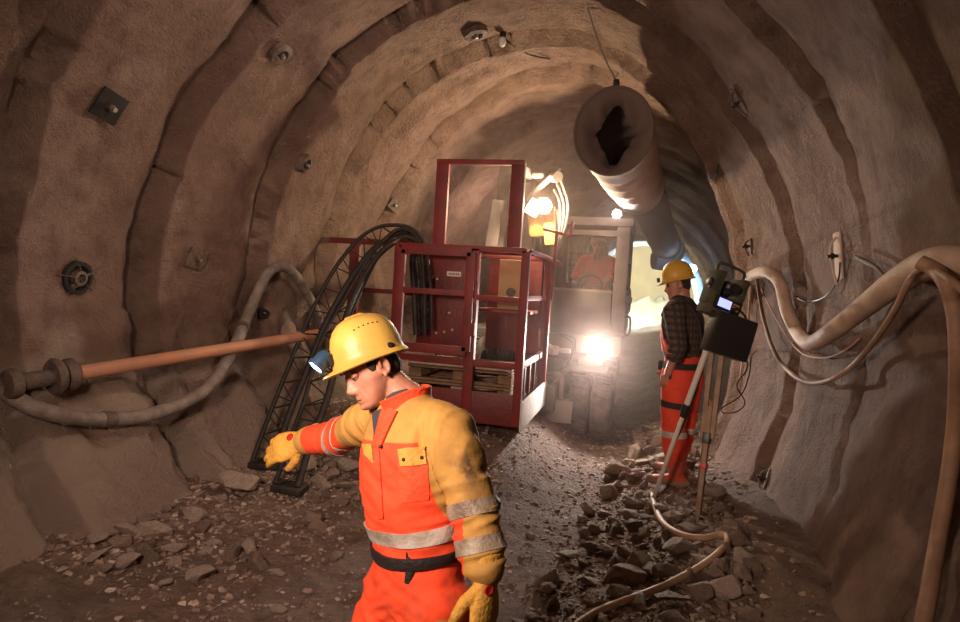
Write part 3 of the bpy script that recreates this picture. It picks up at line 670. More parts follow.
# front outrigger / blade with framed box, left of the wheels
x0_, x1_ = Y(540, 380, 7.5).x, Y(562, 380, 7.5).x; z1_ = Y(550, 373, 7.5).z; z0_ = Y(550, 399, 7.5).z
ep('blade_frame', lambda bm: (bar(bm, (x0_, 7.5, z0_), (x0_, 7.5, z1_), .05, .05), bar(bm, (x1_, 7.5, z0_), (x1_, 7.5, z1_), .05, .05), bar(bm, (x0_, 7.5, z1_), (x1_, 7.5, z1_), .05, .05), bar(bm, (x0_, 7.5, z0_), (x1_ + .1, 7.5, z0_), .05, .05), bar(bm, (x0_, 7.5, z0_), (x1_, 7.5, z1_), .03, .03)), M_LGREY)
ep('dozer_blade', lambda bm: box(bm, (wx - .75, 7.42, z0_ - .12), (1.15, .06, .26), Matrix.Rotation(-.15, 3, 'X'), .01), M_LGREY)
q = Y(552, 350, 7.6)
ep('hydraulic_coupling', lambda bm: (box(bm, q, (.16, .14, .10), None, .02), cyl(bm, q + V((.05, 0, 0)), q + V((.22, -.03, .01)), .03), sphere(bm, q + V((-.03, -.08, .03)), .05), cyl(bm, q + V((0, -.08, 0)), q + V((0, -.14, 0)), .035)), M_WHITE)
hz_ = [smooth_path([Y(560, 335, 7.9), Y(575, 340 + k * 5, 7.8), Y(570, 360, 7.75), Y(556, 372 + k * 2, 7.6)], 6) for k in range(3)]
ep('hydraulic_hose', lambda bm: tube(bm, hz_[0], .012, 8), M_BLK); ep('hydraulic_hose', lambda bm: tube(bm, hz_[1], .012, 8), M_BLK)
ep('mudguard', lambda bm: (box(bm, Y(587, 369, 7.75), (.50, .5, .03), None, .01), box(bm, Y(590, 363, 7.75), (.3, .1, .08), None, .02)), M_GREY)
# lamps
def lamp(px, py, y_, r, m, e, col, name='work_lamp', d=V((-.05, -1, -.12))):
    c = Y(px, py, y_); d = d.normalized()
    l_ = ep(name, lambda bm: lathe(bm, c, d, [(0, -.09), (r * .7, -.085), (r * 1.1, -.02), (r * 1.15, .015), (r * .98, .015), (r * .95, 0), (0, 0)], 28), M_BLK)
    ep('lens', lambda bm: lathe(bm, c, d, [(r * .94, .003), (r * .6, .012), (0, .016)], 28), m, l_)
    light(name + '_light', 'POINT' if name == 'boom_lamp' else 'SPOT', c + d * .09, e, col, r * .6, d, 118 if name == 'headlight' else 165, .7)
    return c
c = lamp(600, 345, 7.65, .085, M_LAMP, E_HEAD, (1, .90, .82), 'headlight')
ep('lamp_bracket', lambda bm: bar(bm, c + V((0, .05, -.02)), c + V((0, .3, -.1)), .04, .04), M_BLKM)
lamp(617, 214, 7.95, .055, M_LAMP, E_ROOF, (1, .93, .88), 'roof_lamp')
# boom behind and above the basket
b0 = Y(553, 300, 8.6); b1 = Y(548, 215, 8.0); b2 = Y(541, 182, 7.6)
ep('boom', lambda bm: (bar(bm, V((xl_ - .25, YC + .9, zc0 - .1)), Y(527, 240, 8.2), .24, .34, None, .03), bar(bm, Y(527, 250, 8.2), Y(524, 178, 7.7), .22, .28, None, .03)), M_GREY)
ep('dipper_arm', lambda bm: (bar(bm, Y(545, 235, 7.6), Y(543, 210, 7.5), .36, .2, None, .05), bar(bm, Y(551, 245, 7.5), Y(549, 206, 7.45), .14, .16, None, .03)), M_YEL)
ep('lifting_cylinder', lambda bm: (cyl(bm, Y(527, 200, 7.5), Y(552, 176, 7.3), .035), cyl(bm, Y(552, 176, 7.3), Y(560, 168, 7.3), .02)), M_LGREY)
ep('boom_bracket', lambda bm: (cyl(bm, Y(553, 177, 7.35), Y(558, 177, 7.2), .06), box(bm, Y(524, 172, 7.5), (.22, .2, .12), Matrix.Rotation(.3, 3, 'Y'), .03), box(bm, Y(538, 176, 7.4), (.14, .1, .06), None, .02)), M_LGREY)
ep('boom_plate', lambda bm: (bar(bm, Y(496, 252, 7.6), Y(507, 165, 7.8), .16, .03, V((0, 1, 0))), bar(bm, Y(490, 252, 7.5), Y(499, 200, 7.5), .14, .03, V((0, 1, 0)))), M_GREY)
for k in range(3):
    P_ = smooth_path([Y(560 - k * 3, 178 + k * 6, 7.35), Y(568 - k * 4, 205, 7.3), Y(563 - k * 2, 235, 7.35), Y(551, 262 + k * 6, 7.6)], 8)
    ep('boom_hose', lambda bm: tube(bm, P_, .014, 8), M_DHOSE)
lamp(544, 206, 7.25, .085, M_LAMPW, E_ARM, (1, .76, .48), 'boom_lamp')
ep('lamp_shade', lambda bm: (box(bm, Y(534, 208, 7.3), (.16, .12, .20), Matrix.Rotation(.5, 3, 'Y'), .04)), M_WHITE)
# ------------------------------------------------------------------ people: tools
Z = V((0, 0, 1))
def remesh(bm, vox, smooth=6, fac=.5):
    bmesh.ops.recalc_face_normals(bm, faces=bm.faces[:])
    me = bpy.data.meshes.new('tmp'); bm.to_mesh(me); bm.free()
    o = bpy.data.objects.new('tmp', me); COL.objects.link(o)
    md = o.modifiers.new('r', 'REMESH'); md.mode = 'VOXEL'; md.voxel_size = vox; md.adaptivity = 0
    if smooth: s = o.modifiers.new('s', 'SMOOTH'); s.factor = fac; s.iterations = smooth
    dg = bpy.context.evaluated_depsgraph_get(); dg.update()
    m2 = bpy.data.meshes.new_from_object(o.evaluated_get(dg)); b = bmesh.new(); b.from_mesh(m2)
    bpy.data.objects.remove(o); bpy.data.meshes.remove(me); bpy.data.meshes.remove(m2)
    return b
def limb(bm, pts, rads, n=20, flat=None):
    pts = [V(p) for p in pts]; secs = []; x = None
    for i, p in enumerate(pts):
        t = (pts[min(i + 1, len(pts) - 1)] - pts[max(i - 1, 0)]).normalized()
        if x is None: x, y = basis(t, flat)
        else: x = (x - t * x.dot(t)).normalized(); y = t.cross(x)
        r = rads[i]; r = r if isinstance(r, tuple) else (r, r)
        secs.append((p, x, y, r[0], r[1]))
    loft(bm, secs, n)
def head(bm, M):
    """M: 4x4 head frame; X right, Y forward, Z up, origin at eye level"""
    T = np.array([(-.124, .052, .016, .018), (-.118, .074, .002, .032), (-.108, .085, -.008, .043), (-.094, .084, -.022, .052), (-.075, .084, -.036, .060), (-.05, .082, -.055, .066), (-.025, .082, -.075, .070), (0, .083, -.088, .073), (.03, .090, -.096, .076), (.06, .088, -.097, .077), (.09, .070, -.085, .066), (.11, .045, -.065, .048), (.124, .010, -.030, .018)])
    g = lambda a, s: math.exp(-(a / s) ** 2)
    zs = np.linspace(-.124, .124, 84); prev = None; first = None; n = 96
    NZ = ([-.066, -.060, -.052, -.040, -.020, 0, .012, .02], [0, .006, .022, .032, .020, .009, .004, 0])
    for z in zs:
        yf, yb_, w = [float(np.interp(z, T[:, 0], T[:, k])) for k in (1, 2, 3)]
        c = (yf + yb_) / 2; hy = (yf - yb_) / 2; cur = []
        for i in range(n):
            a = 2 * PI * i / n; ca, sa = math.cos(a), math.sin(a)
            x = w * math.copysign(abs(ca) ** .92, ca); y = c + hy * math.copysign(abs(sa) ** .92, sa)
            if sa > 0:
                nh = float(np.interp(z, *NZ)); wn = .009 + .008 * sstep(-.02, -.05, z)
                y += nh * g(x, wn) + .006 * g(abs(x) - .014, .005) * g(z + .050, .008)
                y -= .013 * g(abs(x) - .032, .016) * g(z - .000, .012) - .005 * g(abs(x) - .032, .011) * g(z + .002, .006)
                y += .006 * g(z - .024, .008) * g(abs(x) - .028, .02)
                y += .006 * g(x, .024) * (g(z + .071, .005) + 1.1 * g(z + .084, .006)) - .004 * g(x, .026) * g(z + .0775, .0025)
                y += .006 * g(x, .02) * g(z + .108, .012) - .003 * g(x, .03) * g(z + .094, .005)
                y -= .003 * g(abs(x) - .038 - (-.05 - z) * .15, .006) * sstep(-.035, -.05, z) * sstep(-.095, -.075, z)
                x *= 1 + .05 * g(z + .028, .014) * sstep(.2, .5, ca * ca)
            cur.append(bm.verts.new(M @ V((x, y, z))))
        if prev: bridge(bm, prev, cur)
        else: first = cur
        prev = cur
    bm.faces.new(first[::-1]); bm.faces.new(prev)
    R = M.to_3x3()
    for s in (-1, 1):
        c = V((s * .077, -.008, -.012)); pts = []
        for k in range(13):
            a = math.radians(-110 + 300 * k / 12); pts.append(M @ (c + V((s * (.010 + .004 * math.sin(a)), -.004 + .014 * math.cos(a + .2) * -1, .026 * math.sin(a) + .004))))
        tube(bm, pts, [.0055, .0065, .0065, .0055, .005], 8)
        sphere(bm, M @ (c + V((0, .002, 0))), (.008, .013, .024), R, 16, 10)
        sphere(bm, M @ (c + V((s * .006, .004, -.026))), (.006, .007, .008), R, 12, 8)
def frame4(o, X, Yv, Zv): return Matrix(((X.x, Yv.x, Zv.x, o.x), (X.y, Yv.y, Zv.y, o.y), (X.z, Yv.z, Zv.z, o.z), (0, 0, 0, 1)))
def head_frame(o, face, up):
    f = face.normalized(); u = (up - f * up.dot(f)).normalized(); return frame4(o, f.cross(u), f, u)
def hand_frame(o, fingers, back, thumb=None):
    y = fingers.normalized(); z = (back - y * back.dot(y)).normalized(); x = y.cross(z)
    if thumb is not None and x.dot(thumb) < 0: x = -x
    return frame4(o, x, y, z)
def hand(bm, M, curl=(.3, .35, .3), thumb_in=.3, s=1., fat=1., spread=.05, cuff=None):
    pal = [(V((0, -.02, 0)), .027, .021), (V((0, .02, 0)), .032, .019), (V((0, .055, 0)), .041, .018), (V((0, .085, 0)), .043, .016), (V((0, .10, 0)), .038, .012)]
    R = M.to_3x3(); X, Yv, Zv = R.col[0], R.col[1], R.col[2]
    loft(bm, [(M @ (p * s), X, Zv, a * s * fat, b * s * fat) for p, a, b in pal], 20)
    for k, (x, y, L) in enumerate(((.031, .088, .078), (.0105, .094, .088), (-.0105, .091, .081), (-.031, .082, .064))):
        p = V((x, y - .02, 0)); ang = 0; pts = [p.copy()]; yaw_ = (x / .031) * spread
        p = V((x * 1.02, y + .008, 0)); pts.append(p.copy())
        for j, f in enumerate((.46, .30, .24)):
            ang += curl[j] * (1 + .12 * k)
            p = p + V((math.sin(yaw_) * math.cos(ang), math.cos(ang) * math.cos(yaw_), -math.sin(ang))) * (L * f); pts.append(p.copy())
        limb(bm, [M @ (q * s) for q in pts], [r * s * fat for r in (.0100, .0104, .0098, .0090, .0074)], 12)
    p = V((.020, .022, -.006)); pts = [p.copy()]; d = V((.80, .56, -.22 - thumb_in * .5)).normalized()
    p = p + d * .040; pts.append(p.copy()); d = (d + V((-.55 * thumb_in - .25, .45, -.35 * thumb_in))).normalized()
    p = p + d * .034; pts.append(p.copy()); d = (d + V((-.3, .25, -.2))).normalized(); p = p + d * .026; pts.append(p.copy())
    limb(bm, [M @ (q * s) for q in pts], [r * s * fat for r in (.0150, .0130, .0112, .0085)], 12)
    if cuff:
        loft(bm, [(M @ V((0, -.085, 0)), X, Zv, cuff, cuff * .9), (M @ V((0, -.05, 0)), X, Zv, cuff * .97, cuff * .85), (M @ V((0, -.02, 0)), X, Zv, .034, .028)], 20, round_ends=False)
def torso_secs(J, k=1., k2=1.):
    out = []
    for (c, lat, a, b) in J['torso']:
        out.append((c, lat, a * k, b * k2))
    S = []
    for i, (c, lat, a, b) in enumerate(out):
        t = (out[min(i + 1, len(out) - 1)][0] - out[max(i - 1, 0)][0]).normalized()
        x = (lat - t * lat.dot(t)).normalized(); S.append((c, x, t.cross(x), a, b))
    return S
def mid(a, b, t=.5): return a.lerp(b, t)
def arm(bm, J, s, k=1., end=1., ext=0.):
    S, E, Wr = J['sh' + s], J['el' + s], J['wr' + s]
    limb(bm, [mid(S, J['N'], .25), S, mid(S, E), E, mid(E, Wr, .5), mid(E, Wr, end)], [.062 * k, .068 * k, .058 * k, .052 * k, (.047 * k + ext * .5), .040 * k + ext])
def leg(bm, J, s, k=1., end=1., ext=0.):
    H, K, A = J['hp' + s], J['kn' + s], J['an' + s]
    limb(bm, [H + Z * .04, mid(H, K, .15), mid(H, K, .55), K, mid(K, A, .35), mid(K, A, end)], [.098 * k, .098 * k, .082 * k, .066 * k, .062 * k + ext * .5, .048 * k + ext])
def boot(bm, A, toe, tall=.14):
    t = (toe - Z * toe.dot(Z)).normalized(); g = A.z
    z0 = A.z - .085
    lat = t.cross(Z)
    secs = []
    for (f, w, h, zc) in ((-.075, .030, .035, .036), (-.05, .038, .05, .045), (0, .042, .058, .052), (.06, .044, .045, .042), (.12, .050, .035, .036), (.17, .046, .03, .032), (.20, .034, .024, .028)):
        c = V((A.x, A.y, z0 + zc)) + t * f; secs.append((c, lat, Z, w, h * .95))
    loft(bm, secs, 20, .85)
    limb(bm, [V((A.x, A.y, z0 + .06)), V((A.x, A.y, z0 + .06 + tall * .6)), A + (J_['dir'] * tall if 0 else Z * tall)], [.045, .050, .056])
def body_mesh(J, vox, gloves=True):
    bm = B(); head(bm, J['head'])
    Mh = J['head']; limb(bm, [J['N'] - (Mh @ V((0, -.02, -.05)) - J['N']) * .25, mid(J['N'], Mh @ V((0, -.028, -.06)), .5), Mh @ V((0, -.028, -.05))], [.062, .056, .058])
    loft(bm, torso_secs(J, .86, .82), 28)
    for s in 'LR':
        arm(bm, J, s, .74, 1.0); leg(bm, J, s, .82, 1.0)
        hand(bm, J['hand' + s], *J['curl' + s], fat=.86)
        A = J['an' + s]; limb(bm, [A, A + Z * -.03, A + J['toe' + s].normalized() * .1 - Z * .05], [.036, .036, .022])
    return remesh(bm, vox, 2, .4)
M_SKIN = mat('skin', (.46, .215, .145), .5, col2=(.36, .15, .10), nscale=25, bump=.08, bscale=200)
M_HAIR = mat('dark_hair', (.025, .018, .014), .7, bump=.6, bscale=300)
M_EYE = mat('eye', (.05, .03, .02), .2)
M_EYEW = mat('eye_white', (.55, .5, .45), .3)
M_HAT = mat('hard_hat_yellow', (.60, .38, .085), .45, col2=(.47, .29, .065), nscale=9, bump=.05, bscale=60)
M_GLV = mat('yellow_glove', (.70, .38, .06), .7, col2=(.50, .26, .045), nscale=16, bump=.4, bscale=90)
M_REFL = mat('reflective_tape', (.52, .49, .46), .35, col2=(.22, .18, .14), nscale=10, bump=.25, bscale=70, thr=(.45, .75))
M_ORG = mat('orange_cloth', (.88, .085, .022), .75, col2=(.72, .065, .022), nscale=5, bump=.25, bscale=70)
M_BELT = mat('black_belt', (.015, .012, .012), .6, bump=.3, bscale=90)
M_RLOGO = mat('red_emblem', (.45, .02, .015), .5)
def cloth_mat(name, base, base2, yel, yel2, stain):
    """base cloth, with a second colour where the 'yel' attribute is above zero, and stains"""
    m, nt, b = node_mat(name); N = nt.nodes; Lk = nt.links
    tc = N.new('ShaderNodeTexCoord')
    def nz(s, lo, hi, ca, cb, src=None):
        n_ = N.new('ShaderNodeTexNoise'); n_.inputs['Scale'].default_value = s; n_.inputs['Detail'].default_value = 7; n_.inputs['Roughness'].default_value = .62
        Lk.new(tc.outputs['Object'], n_.inputs['Vector']); r = N.new('ShaderNodeValToRGB'); r.color_ramp.elements[0].position = lo; r.color_ramp.elements[1].position = hi
        r.color_ramp.elements[0].color = (*ca, 1); r.color_ramp.elements[1].color = (*cb, 1); Lk.new(n_.outputs['Fac'], r.inputs['Fac']); return r
    A = nz(4, .4, .65, base, base2); Y_ = nz(6, .38, .66, yel, yel2)
    at = N.new('ShaderNodeAttribute'); at.attribute_name = 'yel'
    mr = N.new('ShaderNodeMapRange'); mr.inputs['From Min'].default_value = -.002; mr.inputs['From Max'].default_value = .002; Lk.new(at.outputs['Fac'], mr.inputs['Value'])
    mx = N.new('ShaderNodeMixRGB'); Lk.new(mr.outputs[0], mx.inputs['Fac']); Lk.new(A.outputs['Color'], mx.inputs['Color1']); Lk.new(Y_.outputs['Color'], mx.inputs['Color2'])
    at2 = N.new('ShaderNodeAttribute'); at2.attribute_name = 'stain'
    st = nz(13, .45, .60, (0, 0, 0), (1, 1, 1)); ml = N.new('ShaderNodeMath'); ml.operation = 'MULTIPLY'; Lk.new(st.outputs['Color'], ml.inputs[0]); Lk.new(at2.outputs['Fac'], ml.inputs[1])
    mx2 = N.new('ShaderNodeMixRGB'); mx2.inputs['Color2'].default_value = (*stain, 1); Lk.new(ml.outputs[0], mx2.inputs['Fac']); Lk.new(mx.outputs['Color'], mx2.inputs['Color1'])
    Lk.new(mx2.outputs['Color'], b.inputs['Base Color']); b.inputs['Roughness'].default_value = .8
    nb = N.new('ShaderNodeTexNoise'); nb.inputs['Scale'].default_value = 22; nb.inputs['Detail'].default_value = 8; Lk.new(tc.outputs['Object'], nb.inputs['Vector'])
    bp = N.new('ShaderNodeBump'); bp.inputs['Strength'].default_value = .35; bp.inputs['Distance'].default_value = .012; Lk.new(nb.outputs['Fac'], bp.inputs['Height']); Lk.new(bp.outputs[0], b.inputs['Normal'])
    return m
def crease(bm, amp, sites, seed=0.):
    """cloth folds: ridged noise displaced along the normals, stronger near given sites (pos, radius, axis)"""
    bm.normal_update()
    for v in bm.verts:
        w = .22; q = v.co * 7 + V((seed, 0, 0))
        for (c, r, ax) in sites:
            g = math.exp(-((v.co - c).length / r) ** 2)
            if g > .05: w += g
        d = 0
        for (c, r, ax) in sites:
            g = math.exp(-((v.co - c).length / r) ** 2)
            if g > .05:
                a = ax.normalized(); al = (v.co - c).dot(a); p = v.co - a * al
                d += g * (1 - 2 * abs(noise.noise(p * 5 + a * al * 26 + V((seed, 0, 0)))))
        d += .5 * (1 - 2 * abs(noise.noise(v.co * 6.5 + V((seed, 3, 0)))))
        v.co += v.normal * (amp * d * .8)
def attr(o, name, fn):
    a = o.data.attributes.new(name, 'FLOAT', 'POINT'); off = ORIG.get(o.name, V((0, 0, 0)))
    a.data.foreach_set('value', [fn(v.co + off) for v in o.data.vertices])
def wrap(bvh, c, axis, width, off=.004, thick=.003, n=56, rows=3, amax=.4, fallback=.1):
    """a band lying on the surface all the way round"""
    bm = B(); a = axis.normalized(); x, y = basis(a); ins = []; outs = []
    R_ = []
    for r in range(rows):
        cc = c + a * (width * (r / (rows - 1) - .5)); row = []
        for i in range(n):
            d = x * math.cos(2 * PI * i / n) + y * math.sin(2 * PI * i / n); hs = [h[3] for h in (b_.ray_cast(cc, d, amax) for b_ in (bvh if isinstance(bvh, tuple) else (bvh,))) if h[0] is not None]
            row.append(max(hs) if hs else None)
        for i in range(n):
            if row[i] is None: row[i] = next((row[(i - k) % n] for k in range(1, n) if row[(i - k) % n] is not None), fallback)
        med = sorted(row)[n // 2]; row = [min(v_, med * 1.6) for v_ in row]
        row = [(row[i - 1] + 2 * row[i] + row[(i + 1) % n]) / 4 for i in range(n)]
        R_.append((cc, row))
    def mk(extra):
        return [[bm.verts.new(cc + (x * math.cos(2 * PI * i / n) + y * math.sin(2 * PI * i / n)) * (row[i] + extra)) for i in range(n)] for cc, row in R_]
    I = mk(off - thick - .004); O = mk(off)
    for r in range(rows - 1): bridge(bm, O[r], O[r + 1]); bridge(bm, I[r + 1], I[r])
    bridge(bm, I[0], O[0]); bridge(bm, O[-1], I[-1]); return bm
def patch(bvh, quad, off=.004, thick=.004, n=10, m=10, origin=CAM):
    """cloth piece lying on the surface; corners given as view pixels tl, tr, br, bl"""
    bm = B(); q = [V((a, b, 0)) for a, b in quad]; top = []; bot = []
    for j in range(m + 1):
        rt = []; rb = []
        for i in range(n + 1):
            p = q[0].lerp(q[1], i / n).lerp(q[3].lerp(q[2], i / n), j / m); r = ray(p.x, p.y).normalized(); h = bvh.ray_cast(CAM, r)
            if h[0] is None: rt.append(None); rb.append(None); continue
            nn = h[1] if h[1].dot(r) < 0 else -h[1]
            rt.append(bm.verts.new(h[0] + nn * (off + thick))); rb.append(bm.verts.new(h[0] + nn * (off - .003)))
        top.append(rt); bot.append(rb)
    def ff(a):
        if None not in a: 
            try: bm.faces.new(a)
            except ValueError: pass
    for j in range(m):
        for i in range(n):
            ff((top[j][i], top[j][i + 1], top[j + 1][i + 1], top[j + 1][i])); ff((bot[j][i], bot[j + 1][i], bot[j + 1][i + 1], bot[j][i + 1]))
    for i in range(n): ff((top[0][i], bot[0][i], bot[0][i + 1], top[0][i + 1])); ff((top[m][i], top[m][i + 1], bot[m][i + 1], bot[m][i]))
    for j in range(m): ff((top[j][0], top[j + 1][0], bot[j + 1][0], bot[j][0])); ff((top[j][n], bot[j][n], bot[j + 1][n], top[j + 1][n]))
    return bm
def hard_hat(M, parent, m=M_HAT, lampon=None, detail=True):
    bm = B(); n = 72; prev = None; R = M.to_3x3(); X, Yv, Zv = R.col[0], R.col[1], R.col[2]
    prof = [(1.0, -.012), (1.01, 0), (1.0, .02), (.985, .045), (.95, .072), (.88, .098), (.76, .122), (.6, .139), (.4, .150), (.2, .155), (.04, .156)]
    # brim (outer), up over the dome
    def rg(sc_, z, ex=0., peak=0.):
        out = []
        for i in range(n):
            a = 2 * PI * i / n; ca, sa = math.cos(a), math.sin(a); pk = peak * .75 * max(0, sa) ** 2.2
            ridge = 1 + .012 * sum(math.exp(-(((abs(ca) - k) / .07) ** 2)) for k in (.0, .38)) * (1 if z > .06 else 0)
            zz_ = z * ridge - (.012 * max(0, sa) ** 2 if peak else 0)
            out.append(bm.verts.new(M @ V(((.103 * sc_ + ex) * ca, (.121 * sc_ + ex + pk) * sa - .005, zz_ * .93))))
        return out
    rows = [rg(.93, .0), rg(1., -.008), rg(1., -.016, .010, .040), rg(1., -.012, .014, .048), rg(1., -.004, .010, .040), rg(1.0, .006, .002, .006)] + [rg(a, b) for a, b in prof[2:]]
    for a, b in zip(rows, rows[1:]): bridge(bm, a, b)
    bm.faces.new(rows[-1])
    inn = [rg(.93, .0)] + [rg(a * .95, b * .95) for a, b in prof[2:]]
    for a, b in zip(inn, inn[1:]): bridge(bm, b, a)
    bm.faces.new(inn[-1][::-1]); bmesh.ops.remove_doubles(bm, verts=bm.verts[:], dist=1e-5)
    h = obj('hard_hat', bm, m, parent, angle=60)
    bm = B()
    limb(bm, [M @ V((0, .03, .134)), M @ V((0, -.02, .138)), M @ V((0, -.065, .118))], [(.014, .009), (.015, .010), (.012, .009)], 12, X)
    obj('ridge', bm, m, h)
    if detail:
        bm = B(); hbv = bvh_of(h)
        for s in (-1, 1):
            for k in range(6):
                y = .045 - k * .016; a_ = math.radians(52); p = M @ V((s * .1, y, .115))
                d = (p - M @ V((0, -.01, .02))).normalized(); o_h = M @ V((0, y, .02)); dd_ = (p - o_h).normalized(); hh_ = hbv.ray_cast(o_h, dd_); p = (hh_[0] if hh_[0] else p); d = dd_
                hh2 = hbv.ray_cast(p + d * .002, d); p = hh2[0] if hh2[0] else p; sphere(bm, p, .0030, None, 8, 6)
        obj('vent_holes', bm, M_BLK, h)['kind'] = 'stuff'
    return h
# ------------------------------------------------------------------ front worker
Rw = V((math.cos(YAW), math.sin(YAW), 0)); Dw = V((-math.sin(YAW), math.cos(YAW), 0))
FW = (-Rw * .74 - Dw * .67).normalized(); RT = FW.cross(Z)       # facing, his right
KD = 1.09
def D(px, py, d): return CAM + ray(px, py) * (d * KD)
H = D(419, 590, 1.92); N_ = D(406, 398, 1.93)
J = {'N': N_}
J['shR'] = D(366, 424, 2.06); J['elR'] = D(338, 437, 2.28); J['wrR'] = D(302, 441, 2.38)
J['shL'] = D(448, 432, 1.83); J['elL'] = D(476, 512, 1.76); J['wrL'] = D(486, 580, 1.70)
latS = (J['shR'] - J['shL']).normalized(); latS = (latS * .6 + RT * .6).normalized()
J['torso'] = [(H - Z * .06, RT, .135, .11), (H + Z * .02, RT, .168, .128), (mid(H, N_, .22) - FW * .005, RT, .158, .122), (mid(H, N_, .34), RT, .158, .125), (mid(H, N_, .52) + FW * .005, (RT + latS).normalized(), .172, .134), (mid(H, N_, .72) + FW * .005, latS, .180, .130), (mid(H, N_, .86), latS, .162, .105), (mid(H, N_, .95), latS, .105, .082), (N_ + Z * .005, latS, .066, .066)]
hc = D(371, 368, 1.93)
FACE = (-rgt * .76 - upv * .36 - fwd * .52).normalized(); UPH = (upv * .95 - rgt * .34 + fwd * .05)
J['head'] = head_frame(hc, FACE, UPH) @ Matrix.Diagonal((.99, .99, .99, 1))
J['hpR'] = H + RT * .088 - Z * .03; J['hpL'] = H - RT * .088 - Z * .03
J['knR'] = J['hpR'] + FW * .20 - Z * .35 + RT * .02; J['knL'] = J['hpL'] + FW * .03 - Z * .375 - RT * .02
for s, dx in (('R', -.02), ('L', -.20)):
    a = J['kn' + s] + FW * dx; J['an' + s] = V((a.x, a.y, fl(a.x, a.y) + .092)); J['toe' + s] = FW
# keep shanks a plausible length
J['handR'] = hand_frame(J['wrR'], (-rgt * .90 - upv * .32 + fwd * .25), (-fwd * .85 + upv * .35 - rgt * .3), -upv)
J['handL'] = hand_frame(J['wrL'], (-upv * .96 - rgt * .05 - fwd * .1), (-fwd * .6 + rgt * .75), -rgt)
J['curlR'] = ((.25, .35, .25), .3); J['curlL'] = ((.22, .35, .3), .3)
feet = min(J['anR'].z, J['anL'].z) - .09
man = thing('worker', 'person in front in orange and yellow coverall and hard hat, looking down, arm stretched out', 'person', V((H.x, H.y, feet)))
bmB = body_mesh(J, .0042); obj('body', bmB, M_SKIN, man, angle=180)
bodyb = bvh_of(bpy.data.objects['body'])
# jacket and trousers
jb = B(); loft(jb, torso_secs(J, 1.04, 1.04)[2:-1], 32)
arm(jb, J, 'L', 1.17, .86, .002); arm(jb, J, 'R', 1.02, .86, .010)
limb(jb, [mid(J['shR'], J['shL'], .12) + (N_ - mid(J['shR'], J['shL'], .5)) * .25, mid(J['shR'], J['shL'], .5) + (N_ - mid(J['shR'], J['shL'], .5)) * .42, mid(J['shR'], J['shL'], .88) + (N_ - mid(J['shR'], J['shL'], .5)) * .25], [.070, .078, .072])
jb = remesh(jb, .0075, 10)
UA = (J['elL'] - J['shL']); FA = (J['wrL'] - J['elL'])
crease(jb, .022, [(J['elL'], .12, UA), (J['shL'] + V((0, 0, -.03)), .12, (J['shL'] - J['shR'])), (mid(J['elL'], J['wrL'], .7), .10, FA), (mid(H, N_, .30), .17, Z + FW * .25), (J['elR'], .11, J['wrR'] - J['elR']), (J['shR'], .08, J['elR'] - J['shR']), (mid(H, N_, .62), .14, V((.6, .2, .8)))], 1.)
M_CLO = cloth_mat('hi_vis_cloth', (.92, .080, .022), (.78, .060, .018), (.50, .285, .065), (.38, .20, .05), (.10, .055, .025))
jo = obj('jacket', jb, M_CLO, man, angle=180)
def seg(p, a, b):
    d = b - a; t = (p - a).dot(d) / d.length_squared; tc_ = min(1, max(0, t)); return t, (p - a - d * tc_).length
AX = (N_ - H).normalized()
def f_yel(p):
    tL, dL = seg(p, J['shL'], J['elL']); tL2, dL2 = seg(p, J['elL'], J['wrL']); tR, dR = seg(p, J['shR'], J['elR']); tR2, dR2 = seg(p, J['elR'], J['wrR'])
    h = (p - H).dot(AX) / (N_ - H).length
    dT = (p - (H + AX * (p - H).dot(AX))).length - .165
    armL = dT * .0 + ( -min(dL - .075, dL2 - .07))             # inside left arm volume
    x_, y_, z_ = proj(p)
    # yoke boundary falls towards the near armhole
    lim = .81
    yoke = (h - lim) * .5
    if min(dR, dR2) < .085 and h < 1.2 and (p - N_).dot(J['shR'] - N_) > .016:
        s_ = ((p - J['shR']).dot((J['wrR'] - J['shR']).normalized())) / (J['wrR'] - J['shR']).length
        return max((.30 - s_) * .3, (s_ - .86) * .3)
    near = min(dL - .104, dL2 - .094)
    # a strip of orange inside the near sleeve, between the two tapes
    al = -near
    ins = (p - J['elL']).dot(-rgt)
    if dL2 < .12 and tL2 > .0 and ins > .034: al = min(al, .034 - ins)
    return max(yoke, al)
attr(jo, 'yel', f_yel)
def f_stain(p):
    s = .10
    for q, r, w in ((D(472, 468, 1.75), .055, 1.), (D(480, 455, 1.75), .03, 1.), (D(436, 620, 1.85), .12, .8), (D(484, 505, 1.7), .05, .6), (D(378, 452, 1.9), .03, .4)):
        s += w * math.exp(-((p - q).length / r) ** 2)
    return min(1, s)
attr(jo, 'stain', f_stain)
jbv = bvh_of(jo)
tb = B(); loft(tb, torso_secs(J, 1.0, 1.02)[:4], 32)
for s in 'LR': leg(tb, J, s, 1.10, .93, .018)
tb = remesh(tb, .0085, 10)
crease(tb, .018, [(H - Z * .08 + FW * .08, .16, V((.5, .3, .9))), (J['hpR'] + FW * .05, .14, Z + RT * .7), (J['knR'], .13, Z), (J['knL'], .13, Z), (J['anR'] + Z * .1, .12, Z), (J['anL'] + Z * .1, .12, Z)], 5.)
to = obj('trousers', tb, M_CLO, man, angle=180)
attr(to, 'yel', lambda p: (.055 - (p - D(438, 622, 1.80)).length) * 1.)
attr(to, 'stain', f_stain)
tbv = bvh_of(to)
